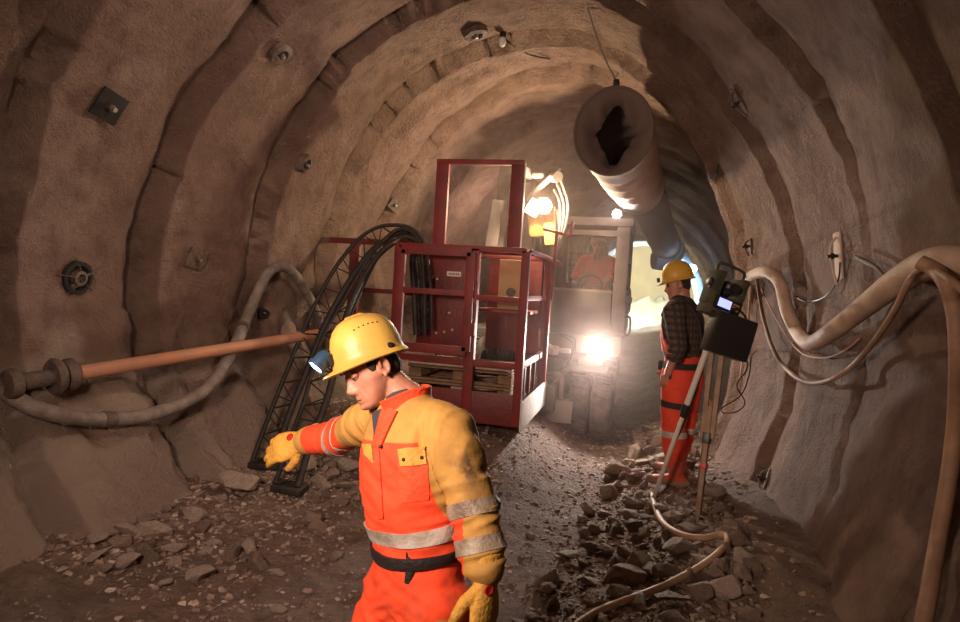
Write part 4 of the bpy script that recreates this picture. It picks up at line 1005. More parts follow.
# belt with hanging end
WB = mid(H, N_, .225)
BAX = (Z * 1.0 - Rw * -.06 + Dw * .02).normalized()
BAX = (upv + rgt * -.10).normalized()
bj = B(); 
def merged_bvh(*os):
    vs_ = []; ps = []
    for o in os:
        off = ORIG[o.name]; k = len(vs_); vs_ += [v.co + off for v in o.data.vertices]; ps += [[i + k for i in p.vertices] for p in o.data.polygons]
    return BVHTree.FromPolygons(vs_, ps)
bj.free()
bel = obj('belt', wrap((tbv, jbv), WB, BAX, .036, .009, .005, 64), M_BELT, man)
belb = bvh_of(bel)
bm = B(); q0 = belb.ray_cast(CAM, ray(409, 553).normalized())[0] or D(411, 553, 1.8)
tf = -fwd
tube(bm, [q0 + tf * .004, q0 + tf * .012 + (-upv) * .02, q0 + tf * .014 - upv * .055 - rgt * .002, q0 + tf * .01 - upv * .088 - rgt * .008], [.012, .016, .015, .012], 12)
for v in bm.verts:
    d = (v.co - q0).dot(tf); v.co -= tf * (d - .012) * .6
obj('belt_end', bm, M_BELT, bel)
bm = B(); box(bm, q0 + tf * .010, (.030, .010, .030), Matrix.Rotation(YAW, 3, 'Z'), .005); obj('buckle', bm, M_BLK, bel)
# reflective tapes
TAX = (upv + rgt * -.14).normalized()
obj('reflective_band', wrap(jbv, mid(H, N_, .345), TAX, .046, .005, .003, 72), M_REFL, man)
for t_ in (-.06, .48):
    c = J['elL'] + FA * t_; obj('reflective_band', wrap(jbv, c, FA + UA * .3, .044, .004, .003, 48, amax=.12, fallback=.065), mat('dirty_reflective_tape', (.36, .31, .25), .5, col2=(.14, .09, .06), nscale=12, bump=.3, bscale=70), man)
ARm = J['wrR'] - J['elR']
for t_ in (-.35, .05):
    c = J['elR'] + ARm * t_; obj('reflective_band', wrap(jbv, c, ARm, .032, .004, .003, 48, amax=.11, fallback=.055), M_REFL, man)
# pockets, placket, collar
obj('pocket_flap', patch(jbv, [(399, 449), (426, 446), (427, 464), (401, 466)], .003, .005), mat('yellow_cloth', (.58, .33, .06), .8, col2=(.42, .24, .05), nscale=30, bump=.3, bscale=80), man)
obj('pocket_flap', patch(jbv, [(364, 444), (373, 445), (375, 463), (366, 455)], .003, .005), MATS['yellow_cloth'], man)
obj('pocket', patch(jbv, [(398, 463), (428, 461), (429, 500), (401, 503)], .0005, .002), M_ORG, man)
obj('placket', patch(jbv, [(374, 436), (379, 436), (384, 518), (379, 519)], .001, .004, 4, 24), M_ORG, man)
for (a, b) in ((393 + 11, 459), (422, 457), (381, 446)):
    h = jbv.ray_cast(CAM, ray(a, b).normalized())
    if h[0]: bm = B(); sphere(bm, h[0] - fwd * .008, (.006, .006, .006)); obj('snap_button', bm, M_BLK, man)
def collar():
    bm = B(); n = 40; fr = (FACE - AX * FACE.dot(AX)).normalized(); lt = AX.cross(fr); ax = (AX * .95 + FW * .1).normalized(); rows = []
    c = N_ + AX * -.03
    for k, (h, r) in enumerate(((0, .088), (.03, .080), (.062, .084), (.066, .079), (.03, .072), (0, .070))):
        row = []
        for i in range(n + 1):
            a = math.radians(22 + 316 * i / n); gap = 1 + .35 * max(0, math.cos(a)) ** 3 * (h / .066)
            dn = -.035 * max(0, math.cos(a)) ** 2
            row.append(bm.verts.new(c + fr * (r * math.cos(a) * gap * 1.12) + lt * (r * math.sin(a) * gap) + ax * (h + dn)))
        rows.append(row)
    rows.append(rows[0])
    for a, b in zip(rows, rows[1:]):
        for i in range(n): bm.faces.new((a[i], a[i + 1], b[i + 1], b[i]))
    return bm
obj('collar', collar(), M_ORG, man)
obj('lapel', patch(jbv, [(385, 404), (398, 412), (382, 447), (376, 441)], .004, .006), M_ORG, man)
M_UND = mat('dark_undershirt', (.05, .04, .05), .8)
# gloves
for s in 'LR':
    gb = B(); hand(gb, J['hand' + s], *J['curl' + s], s=1.24, fat=1.16, cuff=.052); gb = remesh(gb, .004, 4)
    crease(gb, .0022, [(J['wr' + s], .06, J['hand' + s].to_3x3().col[1])], 2.)
    go = obj('glove', gb, M_GLV, man, angle=180)
    gv = bvh_of(go); cpx = (489, 590) if s == 'L' else (290, 437); w_ = (6, 4) if s == 'L' else (4, 5)
    h = gv.ray_cast(CAM, ray(*cpx).normalized())
    if h[0]:
        nn = h[1] if h[1].dot(fwd) < 0 else -h[1]
        bm = B(); x, y = basis(nn, upv); R = Matrix(((x.x, y.x, nn.x), (x.y, y.y, nn.y), (x.z, y.z, nn.z)))
        lathe(bm, h[0] + nn * -.002, nn, [(.016, 0), (.016, .004), (.011, .005), (.011, .003), (0, .003)], 24)
        obj('emblem', bm, M_RLOGO, go)
# hair, brows, eyes
Mh = J['head']; Rh = Mh.to_3x3()
bm = B()
for (c, r) in (((0, -.022, .035), (.081, .082, .088)), ((0, -.050, -.015), (.068, .052, .055))): sphere(bm, Mh @ V(c), r, Rh, 36, 24)
for s in (-1, 1): sphere(bm, Mh @ V((s * .070, .022, .012)), (.010, .016, .026), Rh)
hb = remesh(bm, .005, 3); obj('hair', hb, M_HAIR, man, angle=180)
for s in (-1, 1):
    bm = B(); tube(bm, smooth_path([Mh @ V((s * .012, .096, .020)), Mh @ V((s * .028, .0965, .027)), Mh @ V((s * .047, .084, .023))], 5), [.0035, .0045, .0022], 8); obj('eyebrow', bm, M_HAIR, man)
    bm = B(); sphere(bm, Mh @ V((s * .032, .0715, -.001)), .0125); eo = obj('eye', bm, M_EYEW, man)
    bm = B(); sphere(bm, Mh @ V((s * .032, .0815, -.007)), (.0055, .0035, .0055), Rh); obj('iris', bm, M_EYE, eo)
    # upper lid closed over most of the eye
    bm = B(); sphere(bm, Mh @ V((s * .032, .0712, .001)), (.0155, .0138, .0120), Rh, 24, 16)
    bmesh.ops.bisect_plane(bm, geom=bm.verts[:] + bm.edges[:] + bm.faces[:], plane_co=Mh @ V((s * .032, .085, -.0045)), plane_no=Rh @ V((0, .25, -1)), clear_outer=True)
    obj('eyelid', bm, M_SKIN, man)
    bm = B(); tube(bm, smooth_path([Mh @ V((s * .019, .0815, -.005)), Mh @ V((s * .032, .0858, -.0068)), Mh @ V((s * .046, .0775, -.005))], 5), .0012, 6); obj('eyelashes', bm, M_HAIR, man)
bm = B(); tube(bm, smooth_path([Mh @ V((-.022, .086, -.0775)), Mh @ V((0, .0925, -.0772)), Mh @ V((.022, .086, -.0775))], 5), [.0012, .002, .0012], 6); obj('mouth_line', bm, mat('lip_shadow', (.16, .05, .04), .6), man)
# undershirt at the neck opening
bm = B(); limb(bm, [N_ - AX * .06, N_ - AX * .01 + FW * .012], [.078, .070]); obj('undershirt', bm, M_UND, man)
obj('neck_opening', patch(jbv, [(373, 412), (386, 408), (378, 438), (375, 438)], .002, .003), M_UND, man)
# helmet
HM = head_frame(Mh @ V((0, -.006, .034)), FACE + UPH * .12, UPH)
hat = hard_hat(HM, man)
# headlamp
lp = HM @ V((.024, .146, .036)); ld = (Rh @ V((.10, 1, -.42))).normalized()
bm = B(); lathe(bm, lp, ld, [(0, -.034), (.020, -.034), (.027, -.020), (.027, .012), (.031, .014), (.031, .026), (.027, .026), (.026, .020), (0, .020)], 28); hl = obj('headlamp', bm, mat('blue_black_plastic', (.02, .05, .10), .4), hat)
bm = B(); lathe(bm, lp, ld, [(.0255, .021), (.014, .026), (0, .028)], 28); obj('lens', bm, mat('headlamp_lens', (1, 1, 1), .3, emit=(.75, .9, 1), estr=28), hl)
bm = B(); box(bm, HM @ V((.016, .118, .030)), (.05, .03, .035), Rh, .006); obj('lamp_mount', bm, M_BLK, hl)
light('headlamp_light', 'SPOT', lp + ld * .03, 14, (.72, .87, 1.), .015, ld, 110, .5)
bm = B(); sphere(bm, HM @ V((-.096, -.046, .012)), (.006, .014, .012), Rh); obj('lamp_clip', bm, M_BLK, hat)
# boots
M_BOOT = mat('muddy_boot', (.16, .085, .05), .8, col2=(.30, .19, .13), nscale=18, bump=.5, bscale=60)
def boots(J, m, parent, tall=.16):
    for s in 'LR':
        bm = B(); A = J['an' + s]; t = J['toe' + s].normalized(); lat = t.cross(Z); z0 = A.z - .092; secs = []
        for (f, w, h, zc) in ((-.080, .030, .030, .034), (-.055, .040, .046, .046), (0, .043, .056, .054), (.06, .046, .042, .042), (.12, .050, .034, .034), (.165, .046, .03, .031), (.195, .034, .024, .026)):
            secs.append((V((A.x, A.y, z0 + zc)) + t * f, lat, Z, w, h * .95))
        loft(bm, secs, 24, .85); d = (J['kn' + s] - A).normalized()
        limb(bm, [V((A.x, A.y, z0 + .06)), A + d * .04, A + d * tall], [.046, .054, .062])
        bm = remesh(bm, .008, 4); bo = obj('boot', bm, m, parent, angle=180)
        bm = B(); loft(bm, [(V((A.x, A.y, z0 + .010)) + t * f, lat, Z, w, .011) for f, w in ((-.09, .03), (-.06, .044), (0, .045), (.06, .048), (.12, .054), (.17, .048), (.205, .032))], 20, .7); obj('sole', bm, M_BLK, bo)
boots(J, M_BOOT, man)

def D(px, py, d): return CAM + ray(px, py) * d
# ------------------------------------------------------------------ surveyor by the right wall
def upright(H, F_, lean=0., scale=1.):
    pass
cx, cy = Y(684, 480, 5.3).x, 5.3
F2 = (-Rw * .80 + Dw * .60).normalized(); R2 = F2.cross(Z); gz = fl(cx, cy)
ZL = (Z - Rw * .085).normalized()
base = V((cx, cy, gz)); hz = gz + .90
H2 = base + ZL * .86; N2 = base + ZL * 1.40 - F2 * .01
J2 = {'N': N2}
J2['torso'] = [(H2 - ZL * .06, R2, .14, .11), (H2 + ZL * .03, R2, .165, .13), (H2 + ZL * .15, R2, .150, .12), (H2 + ZL * .28, R2, .165, .13), (H2 + ZL * .42, R2, .180, .125), (H2 + ZL * .50, R2, .165, .10), (H2 + ZL * .545, R2, .11, .08), (N2 + ZL * .01, R2, .062, .062)]
J2['shR'] = H2 + ZL * .49 + R2 * .17; J2['shL'] = H2 + ZL * .49 - R2 * .17
J2['elL'] = J2['shL'] - ZL * .27 - F2 * .05 - R2 * .06; J2['wrL'] = J2['elL'] - ZL * .22 + F2 * .09 + R2 * .02
J2['elR'] = J2['shR'] - ZL * .27 - F2 * .02 + R2 * .05; J2['wrR'] = J2['elR'] - ZL * .18 + F2 * .14 - R2 * .12
FC2 = (-rgt * .95 - fwd * -.20 - upv * .16).normalized()
J2['head'] = head_frame(N2 + ZL * .155 + F2 * .045, FC2, Z + F2 * .12)
for s, k in (('R', 1), ('L', -1)):
    J2['hp' + s] = H2 + R2 * (.085 * k) - ZL * .03; J2['kn' + s] = H2 + R2 * (.10 * k) - ZL * .42 + F2 * (.03 if k > 0 else .05)
J2['anL'] = base - R2 * .10 + Z * .092 + F2 * .03; J2['anR'] = base + R2 * .14 + F2 * .10; J2['anR'].z = fl(J2['anR'].x, J2['anR'].y) + .092
J2['anL'].z = fl(J2['anL'].x, J2['anL'].y) + .085
J2['toeL'] = (F2 * .95 - R2 * .2).normalized(); J2['toeR'] = (F2 + R2 * .2).normalized()
J2['handL'] = hand_frame(J2['wrL'], (J2['wrL'] - J2['elL']), -R2, F2); J2['handR'] = hand_frame(J2['wrR'], (J2['wrR'] - J2['elR']), R2, Z)
J2['curlL'] = ((.5, .6, .4), .5); J2['curlR'] = ((.5, .6, .4), .5)
man2 = thing('surveyor', 'person in plaid shirt and orange bib trousers standing by the survey tripod', 'person', base)
o = obj('body', body_mesh(J2, .0075), M_SKIN, man2, angle=180)
# plaid shirt
m, nt, b = node_mat('dark_plaid'); Nn = nt.nodes; tc = Nn.new('ShaderNodeTexCoord'); sp = Nn.new('ShaderNodeSeparateXYZ'); nt.links.new(tc.outputs['Object'], sp.inputs[0])
def wv(sock, k):
    a = Nn.new('ShaderNodeMath'); a.operation = 'MULTIPLY'; a.inputs[1].default_value = k; nt.links.new(sock, a.inputs[0])
    s_ = Nn.new('ShaderNodeMath'); s_.operation = 'SINE'; nt.links.new(a.outputs[0], s_.inputs[0]); return s_
ad = Nn.new('ShaderNodeMath'); ad.operation = 'ADD'; ax_ = Nn.new('ShaderNodeMath'); ax_.operation = 'ADD'; nt.links.new(sp.outputs['X'], ax_.inputs[0]); nt.links.new(sp.outputs['Y'], ax_.inputs[1])
nt.links.new(wv(ax_.outputs[0], 130).outputs[0], ad.inputs[0]); nt.links.new(wv(sp.outputs['Z'], 120).outputs[0], ad.inputs[1])
cr = Nn.new('ShaderNodeValToRGB'); cr.color_ramp.elements[0].position = .0; cr.color_ramp.elements[1].position = 1.; cr.color_ramp.elements[0].color = (.035, .025, .022, 1); cr.color_ramp.elements[1].color = (.085, .06, .05, 1)
nt.links.new(ad.outputs[0], cr.inputs['Fac']); nt.links.new(cr.outputs['Color'], b.inputs['Base Color']); b.inputs['Roughness'].default_value = .9
M_PLAID = m
sb = B(); loft(sb, torso_secs(J2, 1.10, 1.16)[2:-1], 28); arm(sb, J2, 'L', 1.24, .45, .012); arm(sb, J2, 'R', 1.24, .45, .012); sb = remesh(sb, .009, 6)
crease(sb, .008, [(J2['elL'], .12, Z), (J2['shL'], .12, Z + R2), (H2 + ZL * .2, .15, Z)], 3.)
so = obj('plaid_shirt', sb, M_PLAID, man2, angle=180); sbv = bvh_of(so)
M_DARK = mat('dark_trim_cloth', (.03, .022, .022), .8)
tb = B(); loft(tb, torso_secs(J2, 1.06, 1.10)[:4], 28)
for s in 'LR': leg(tb, J2, s, 1.34, .62, .012)
tb = remesh(tb, .010, 8); crease(tb, .010, [(J2['knL'], .14, Z), (J2['knR'], .14, Z), (H2 - ZL * .1, .14, Z + R2), (J2['knL'] - Z * .15, .1, Z)], 4.)
M_ORG2 = mat('orange_bib_cloth', (.80, .07, .03), .8, col2=(.60, .05, .025), nscale=6, bump=.3, bscale=60)
to2 = obj('bib_trousers', tb, M_ORG2, man2, angle=180); tb2 = bvh_of(to2)
# bib front and straps
bibc = H2 + ZL * .34 + F2 * .12
bb = B(); S_ = torso_secs(J2, 1.10, 1.14)
n_ = 20
rows = []
for (zf, half) in ((.16, 95), (.26, 62), (.36, 48), (.44, 42)):
    c = H2 + ZL * zf; row = []; ro = []
    for i in range(n_ + 1):
        a = math.radians(-half + 2 * half * i / n_); d = F2 * math.cos(a) + R2 * math.sin(a); h = sbv.ray_cast(c, d, .4); r = (h[3] if h[0] else .14) + .010
        row.append(bb.verts.new(c + d * r)); ro.append(bb.verts.new(c + d * (r - .012)))
    rows.append((row, ro))
for (a, ao), (b_, bo) in zip(rows, rows[1:]):
    for i in range(n_): bb.faces.new((a[i], a[i + 1], b_[i + 1], b_[i])); bb.faces.new((ao[i], bo[i], bo[i + 1], ao[i + 1]))
obj('bib', bb, M_ORG2, man2)
for s in (1, -1):
    pts = []
    for (zf, f, l) in ((.43, .115, .09), (.50, .07, .09), (.555, .0, .085), (.50, -.085, .075), (.38, -.125, .04), (.24, -.12, .01)):
        pts.append(H2 + ZL * zf + F2 * f + R2 * (s * l))
    out = []
    for p in smooth_path(pts, 6):
        c = H2 + ZL * (.38) ; h = sbv.ray_cast(c + (p - c).normalized() * .9, -(p - c).normalized(), .9); out.append(h[0] + (p - c).normalized() * .004 if h[0] else p)
    bm = B(); tube(bm, out, .012, 8); obj('shoulder_strap', bm, M_DARK, man2)
obj('waist_belt', wrap(tb2, H2 + ZL * .06, Z, .045, .008, .005, 48), M_DARK, man2)
bm = B(); box(bm, H2 + ZL * .02 - R2 * .165 + F2 * .03, (.07, .10, .13), Matrix.Rotation(.4, 3, 'Z'), .015); obj('tool_pouch', bm, M_DARK, man2)
bm = B(); box(bm, H2 + ZL * .04 + F2 * .14 - R2 * .05, (.06, .08, .08), Matrix.Rotation(.4, 3, 'Z'), .015); obj('belt_pouch', bm, M_DARK, man2)
obj('thigh_strap', wrap(tb2, mid(J2['hpL'], J2['knL'], .55), J2['knL'] - J2['hpL'], .05, .006, .004, 40, amax=.16, fallback=.1), M_DARK, man2)
for s in 'LR': obj('reflective_band', wrap(tb2, mid(J2['kn' + s], J2['an' + s], .16), Z, .045, .006, .004, 40, amax=.16, fallback=.08), M_REFL, man2)
for s in 'LR':
    bm = B(); A = J2['an' + s]; t = J2['toe' + s]; lat = t.cross(Z); z0 = A.z - .092
    loft(bm, [(V((A.x, A.y, z0 + zc)) + t * f, lat, Z, w, h) for (f, w, h, zc) in ((-.080, .030, .030, .034), (-.055, .042, .046, .046), (0, .046, .056, .054), (.06, .048, .042, .042), (.12, .052, .034, .034), (.165, .048, .03, .031), (.195, .034, .024, .026))], 24, .85)
    K = J2['kn' + s]; limb(bm, [V((A.x, A.y, z0 + .06)), mid(A, K, .15), mid(A, K, .5), mid(A, K, .72)], [.05, .062, .072, .078])
    bo = obj('rubber_boot', remesh(bm, .009, 4), M_ORG2 if 0 else mat('orange_boot', (.62, .07, .035), .6, col2=(.48, .12, .07), nscale=8), man2, angle=180)
    bm = B(); loft(bm, [(V((A.x, A.y, z0 + .026)) + t * f, lat, Z, w, .030) for f, w in ((-.088, .03), (-.06, .046), (0, .05), (.06, .052), (.12, .057), (.17, .050), (.208, .034))], 20, .7); obj('boot_foot', bm, mat('muddy_sole', (.30, .19, .13), .9), bo)
M2 = J2['head']; R2h = M2.to_3x3()
bm = B()
for (c, r) in (((0, -.026, .03), (.081, .082, .085)), ((0, -.052, -.02), (.066, .05, .052))): sphere(bm, M2 @ V(c), r, R2h, 24, 16)
obj('hair', remesh(bm, .008, 3), M_HAIR, man2, angle=180)
for s in (-1, 1):
    bm = B(); sphere(bm, M2 @ V((s * .032, .0735, -.001)), .012); eo = obj('eye', bm, M_EYE, man2)
    bm = B(); tube(bm, [M2 @ V((s * .015, .095, .022)), M2 @ V((s * .045, .085, .022))], .004, 6); obj('eyebrow', bm, M_HAIR, man2)
HM2 = head_frame(M2 @ V((0, -.008, .036)), FC2, Z + F2 * .10)
hat2 = hard_hat(HM2, man2, mat('hard_hat_amber', (.62, .36, .05), .42), detail=False)
bm = B(); box(bm, HM2 @ V((0, .145, .018)), (.045, .025, .035), HM2.to_3x3(), .006); obj('headlamp', bm, M_BLK, hat2)
obj('lamp_strap', wrap(bvh_of(hat2), HM2 @ V((0, 0, .022)), HM2.to_3x3().col[2], .012, .002, .002, 48, amax=.3), M_BLK, hat2)

# ------------------------------------------------------------------ survey instrument and tripod
TT = Y(722, 325, 4.55)
ft = [F(651, 503), F(697, 524), None]
p3 = V((.52, 5.05, 0)); p3.z = fl(p3.x, p3.y); ft[2] = p3
tri = thing('survey_tripod', 'tall survey tripod with one thin bright leg and dusty wooden legs', 'tripod', V((TT.x, TT.y, min(f.z for f in ft))))
M_TW = mat('tripod_wood', (.30, .20, .13), .7, col2=(.20, .13, .09), nscale=12, bump=.2, bscale=40)
bm = B(); lathe(bm, TT, Z, [(0, -.03), (.055, -.03), (.075, -.02), (.08, 0), (.05, .012), (0, .012)], 28); obj('tripod_head', bm, M_BLKM, tri)
for i, f in enumerate(ft):
    hd = (f - TT); hh = V((hd.x, hd.y, 0)).normalized(); st = TT + hh * .06 - Z * .02; mm = mat('pale_alloy', (.62, .57, .52), .4) if i == 0 else M_TW; f2 = f - V((0, 0, .02))
    lat = hh.cross(Z); bm = B()
    if i == 0:
        tube(bm, [st, mid(st, f2, .45)], .021, 14); tube(bm, [mid(st, f2, .42), f2], .016, 12)
    else:
        for s in (-1, 1): bar(bm, st + lat * .034 * s, mid(st, f2, .56) + lat * .030 * s, .026, .032, lat)
        bar(bm, mid(st, f2, .40), f2.lerp(st, .06), .046, .030, lat)
    lg = obj('leg', bm, mm, tri)
    bm = B(); q = mid(st, f2, .44 if i == 0 else .56); d = (f2 - st).normalized()
    if i == 0: lathe(bm, q, d, [(0, -.05), (.026, -.05), (.03, -.02), (.026, .05), (0, .05)], 16); tube(bm, [q, q + lat * .05], .010, 8)
    else: bar(bm, q - d * .035, q + d * .035, .085, .045, lat)
    obj('clamp', bm, M_BLK, lg)
    if i == 1:
        bm = B(); q = mid(st, f2, .70); bar(bm, q - d * .02, q + d * .02, .06, .04, lat); obj('red_collar', bm, M_RLOGO, lg)
    bm = B(); tube(bm, [f2.lerp(st, .06), f2], [.014, .004], 10); obj('spike', bm, M_STEEL, lg)
    if i == 0:
        bm = B(); q0 = mid(st, f2, .22); tube(bm, smooth_path([q0 + lat * .02, mid(st, f2, .4) + lat * .03, mid(st, f2, .55) + lat * .02, mid(st, f2, .62)], 5), .014, 8); obj('carry_strap', bm, M_BLKM, lg)
# total station: tilted with the picture of a yoke, telescope, display and handle
XS = Rw; YS = -Dw; 
XS = (Rw * .96 + Dw * .25).normalized(); ZS = (Z + XS * .30).normalized(); XS = (XS - ZS * XS.dot(ZS)).normalized(); YS = ZS.cross(XS); 
if YS.dot(-Dw) < 0: YS = -YS
C_ = TT + Z * .19 - Rw * .01
RS = Matrix(((XS.x, YS.x, ZS.x), (XS.y, YS.y, ZS.y), (XS.z, YS.z, ZS.z)))
ts = thing('total_station', 'green-grey survey instrument with a lit blue display on top of the tripod', 'survey instrument', TT + Z * .015)
KS = 1.15
def L(x, y, z): return C_ + (XS * x + YS * y + ZS * z) * KS
M_TS = mat('green_grey_plastic', (.028, .028, .016), .85, col2=(.07, .062, .035), nscale=14)
bm = B(); lathe(bm, TT + Z * .012, Z, [(0, 0), (.06, 0), (.065, .01), (.05, .02), (.05, .04), (.06, .05), (.055, .06), (0, .06)], 24); obj('tribrach', bm, M_BLK, ts)
for s in (-1, 1):
    bm = B(); box(bm, L(s * .082, 0, .03), tuple(KS * k_ for k_ in (.042, .13, .20)), RS, .012); ob = obj('side_column', bm, M_TS, ts)
    bm = B(); lathe(bm, L(s * .104, 0, .05), XS * s, [(.035, 0), (.033, .014), (.028, .018), (0, .018)], 20); obj('drive_knob', bm, M_BLK, ob)
bm = B(); box(bm, L(0, 0, -.095), tuple(KS * k_ for k_ in (.20, .135, .06)), RS, .015); obj('instrument_base', bm, M_TS, ts)
bm = B(); tube(bm, [L(0, -.09, .045), L(0, .085, .045)], [.046, .040], 24); sphere(bm, L(0, 0, .045), (.052, .055, .06), RS); te = obj('telescope', bm, M_BLK, ts)
bm = B(); lathe(bm, L(0, .085, .045), YS, [(.022, 0), (.022, .022), (.016, .024), (0, .02)], 20); obj('eyepiece', bm, M_BLK, te)
bm = B(); box(bm, L(-.01, .072, -.052), tuple(KS * k_ for k_ in (.155, .022, .075)), RS, .006); dp = obj('control_panel', bm, M_BLK, ts)
bm = B(); box(bm, L(-.028, .084, -.050), tuple(KS * k_ for k_ in (.085, .004, .048)), RS, .001); obj('display', bm, mat('lit_display', (.3, .35, .8), .3, emit=(.38, .42, 1.), estr=1.3), dp)
bm = B()
for i in range(3):
    for j in range(3): box(bm, L(.033 + .015 * i, .084, -.035 - .015 * j), tuple(KS * k_ for k_ in (.010, .005, .009)), RS, .001)
obj('keypad', bm, M_YEL, dp)['kind'] = 'stuff'
bm = B(); tube(bm, smooth_path([L(-.09, 0, .12), L(-.092, 0, .165), L(-.06, 0, .182), L(.06, 0, .182), L(.092, 0, .165), L(.09, 0, .12)], 6), .010, 10); obj('carry_handle', bm, M_TS, ts)
bm = B(); sphere(bm, L(-.12, .02, .02), .010); obj('side_screw', bm, M_STEEL, ts)
# case hanging under the head
q = Y(729, 336, 4.42)
bx = Matrix.Rotation(YAW + .25, 3, 'Z') @ Matrix.Rotation(.25, 3, 'Y')
cs = thing('battery_case', 'black box hanging from the tripod head below the survey instrument', 'case', q - Z * .15)
bm = B(); box(bm, q, (.29, .12, .27), bx, .012); obj('case_body', bm, M_BLK, cs)
bm = B(); box(bm, q + bx @ V((0, -.003, .085)), (.268, .126, .008), bx, .002); obj('lid_seam', bm, M_BLKM, cs)
bm = B(); tube(bm, smooth_path([q + bx @ V((-.06, 0, .13)), q + bx @ V((-.02, 0, .18)), q + bx @ V((.05, 0, .17)), q + bx @ V((.10, 0, .13))], 6), .007, 8); obj('handle', bm, M_BLK, cs)
bm = B(); tube(bm, smooth_path([q + bx @ V((-.05, 0, .13)), TT - Z * .03], 2), .006, 6); tube(bm, [q + bx @ V((.06, 0, .13)), TT + V((.03, 0, -.02))], .006, 6); obj('hanging_strap', bm, M_BLK, cs)
bm = B()
tube(bm, smooth_path([Y(744, 345, 4.45), Y(747, 368, 4.5), Y(737, 385, 4.5), Y(745, 402, 4.5), Y(738, 411, 4.48), Y(725, 413, 4.48), Y(722, 408, 4.5), Y(741, 395, 4.52), Y(749, 375, 4.5), Y(752, 356, 4.55), W(760, 350, .02)[0]], 8), .004, 6)
single('battery_cable', bm, M_BLK, 'thin black cable dangling in a loop from the black tripod case', 'cable')
bm = B(); tube(bm, smooth_path([L(.09, .03, .15), W(750, 274, .04)[0], W(762, 278, .08)[0]], 8), .005, 6)
single('instrument_cable', bm, M_BLK, 'short black cable from the survey instrument handle to the wall hoses', 'cable')
bm = B(); pp = [W(758, 284, .06)[0], W(754, 320, .05)[0], W(748, 352, .04)[0], W(744, 380, .03)[0]]
tube(bm, smooth_path(pp, 8), .009, 8); single('thin_wall_hose', bm, M_HOSE, 'thin beige hose hanging straight down the wall right of the tripod case', 'hose')

# ------------------------------------------------------------------ operator in the cab
op = V((sx, YC + .92, sz)); F3 = V((0, -1, 0)); R3 = F3.cross(Z)
H3 = op + Z * .10; N3 = H3 + Z * .50 + F3 * .06
J3 = {'N': N3}
J3['torso'] = [(H3 - Z * .05, R3, .14, .11), (H3 + Z * .04, R3, .165, .13), (H3 + Z * .16 + F3 * .01, R3, .155, .125), (H3 + Z * .28 + F3 * .02, R3, .175, .13), (H3 + Z * .40 + F3 * .04, R3, .185, .12), (H3 + Z * .46 + F3 * .05, R3, .16, .09), (N3 - Z * .01, R3, .09, .07), (N3 + Z * .01, R3, .06, .06)]
for s, k in (('R', 1), ('L', -1)):
    J3['sh' + s] = H3 + Z * .43 + R3 * (.18 * k) + F3 * .04; J3['el' + s] = J3['sh' + s] - Z * .24 + R3 * (.09 * k) + F3 * .08
    J3['wr' + s] = J3['el' + s] + F3 * .20 - R3 * (.09 * k) + Z * .02
    J3['hp' + s] = H3 + R3 * (.09 * k) - Z * .02; J3['kn' + s] = H3 + R3 * (.16 * k) + F3 * .40 - Z * .03; J3['an' + s] = V((J3['kn' + s].x, YC + .28, zc0 + .13))
    J3['toe' + s] = F3; J3['hand' + s] = hand_frame(J3['wr' + s], F3 - Z * .3 - R3 * (.3 * k), Z, -R3 * k); J3['curl' + s] = ((.6, .7, .5), .6)
J3['head'] = head_frame(N3 + Z * .145 + F3 * .03, F3 + R3 * .1 - Z * .12, Z)
man3 = thing('machine_operator', 'person in orange jacket and pale hard hat seated inside the excavator cab', 'person', op)
obj('body', body_mesh(J3, .009), M_SKIN, man3, angle=180)
jb = B(); loft(jb, torso_secs(J3, 1.06, 1.06)[1:-1], 24); arm(jb, J3, 'L', 1.15, .9, .01); arm(jb, J3, 'R', 1.15, .9, .01); jb = remesh(jb, .011, 5)
crease(jb, .010, [(J3['elL'], .12, Z), (J3['elR'], .12, Z), (H3 + Z * .2, .15, Z)], 6.); obj('orange_jacket', jb, M_ORG2, man3, angle=180)
tb = B(); loft(tb, torso_secs(J3, 1.03, 1.03)[:3], 24)
for s in 'LR': leg(tb, J3, s, 1.12, .9, .01)
obj('orange_trousers', remesh(tb, .012, 5), M_ORG2, man3, angle=180)
M3 = J3['head']; hard_hat(head_frame(M3 @ V((0, -.008, .04)), F3, Z), man3, mat('hard_hat_pale', (.62, .50, .25), .5), detail=False)
bm = B(); sphere(bm, M3 @ V((0, -.03, .02)), (.081, .08, .085), M3.to_3x3()); obj('hair', bm, M_HAIR, man3)
for s in (-1, 1):
    bm = B(); sphere(bm, M3 @ V((s * .032, .0755, -.001)), .012); obj('eye', bm, M_EYE, man3)
    bm = B(); limb(bm, [J3['head'] @ V((0, 0, 0)) - Z * .13 + F3 * .03 + R3 * s * .03, N3 - Z * .05 + F3 * .08 + R3 * s * .03], [.02, .02]); obj('dark_collar', bm, M_DARK, man3)
for s in 'LR':
    bm = B(); A = J3['an' + s]; limb(bm, [A + Z * .06, A - Z * .03, A + F3 * .10 - Z * .06], [.055, .05, .035]); obj('boot', bm, M_BOOT, man3)
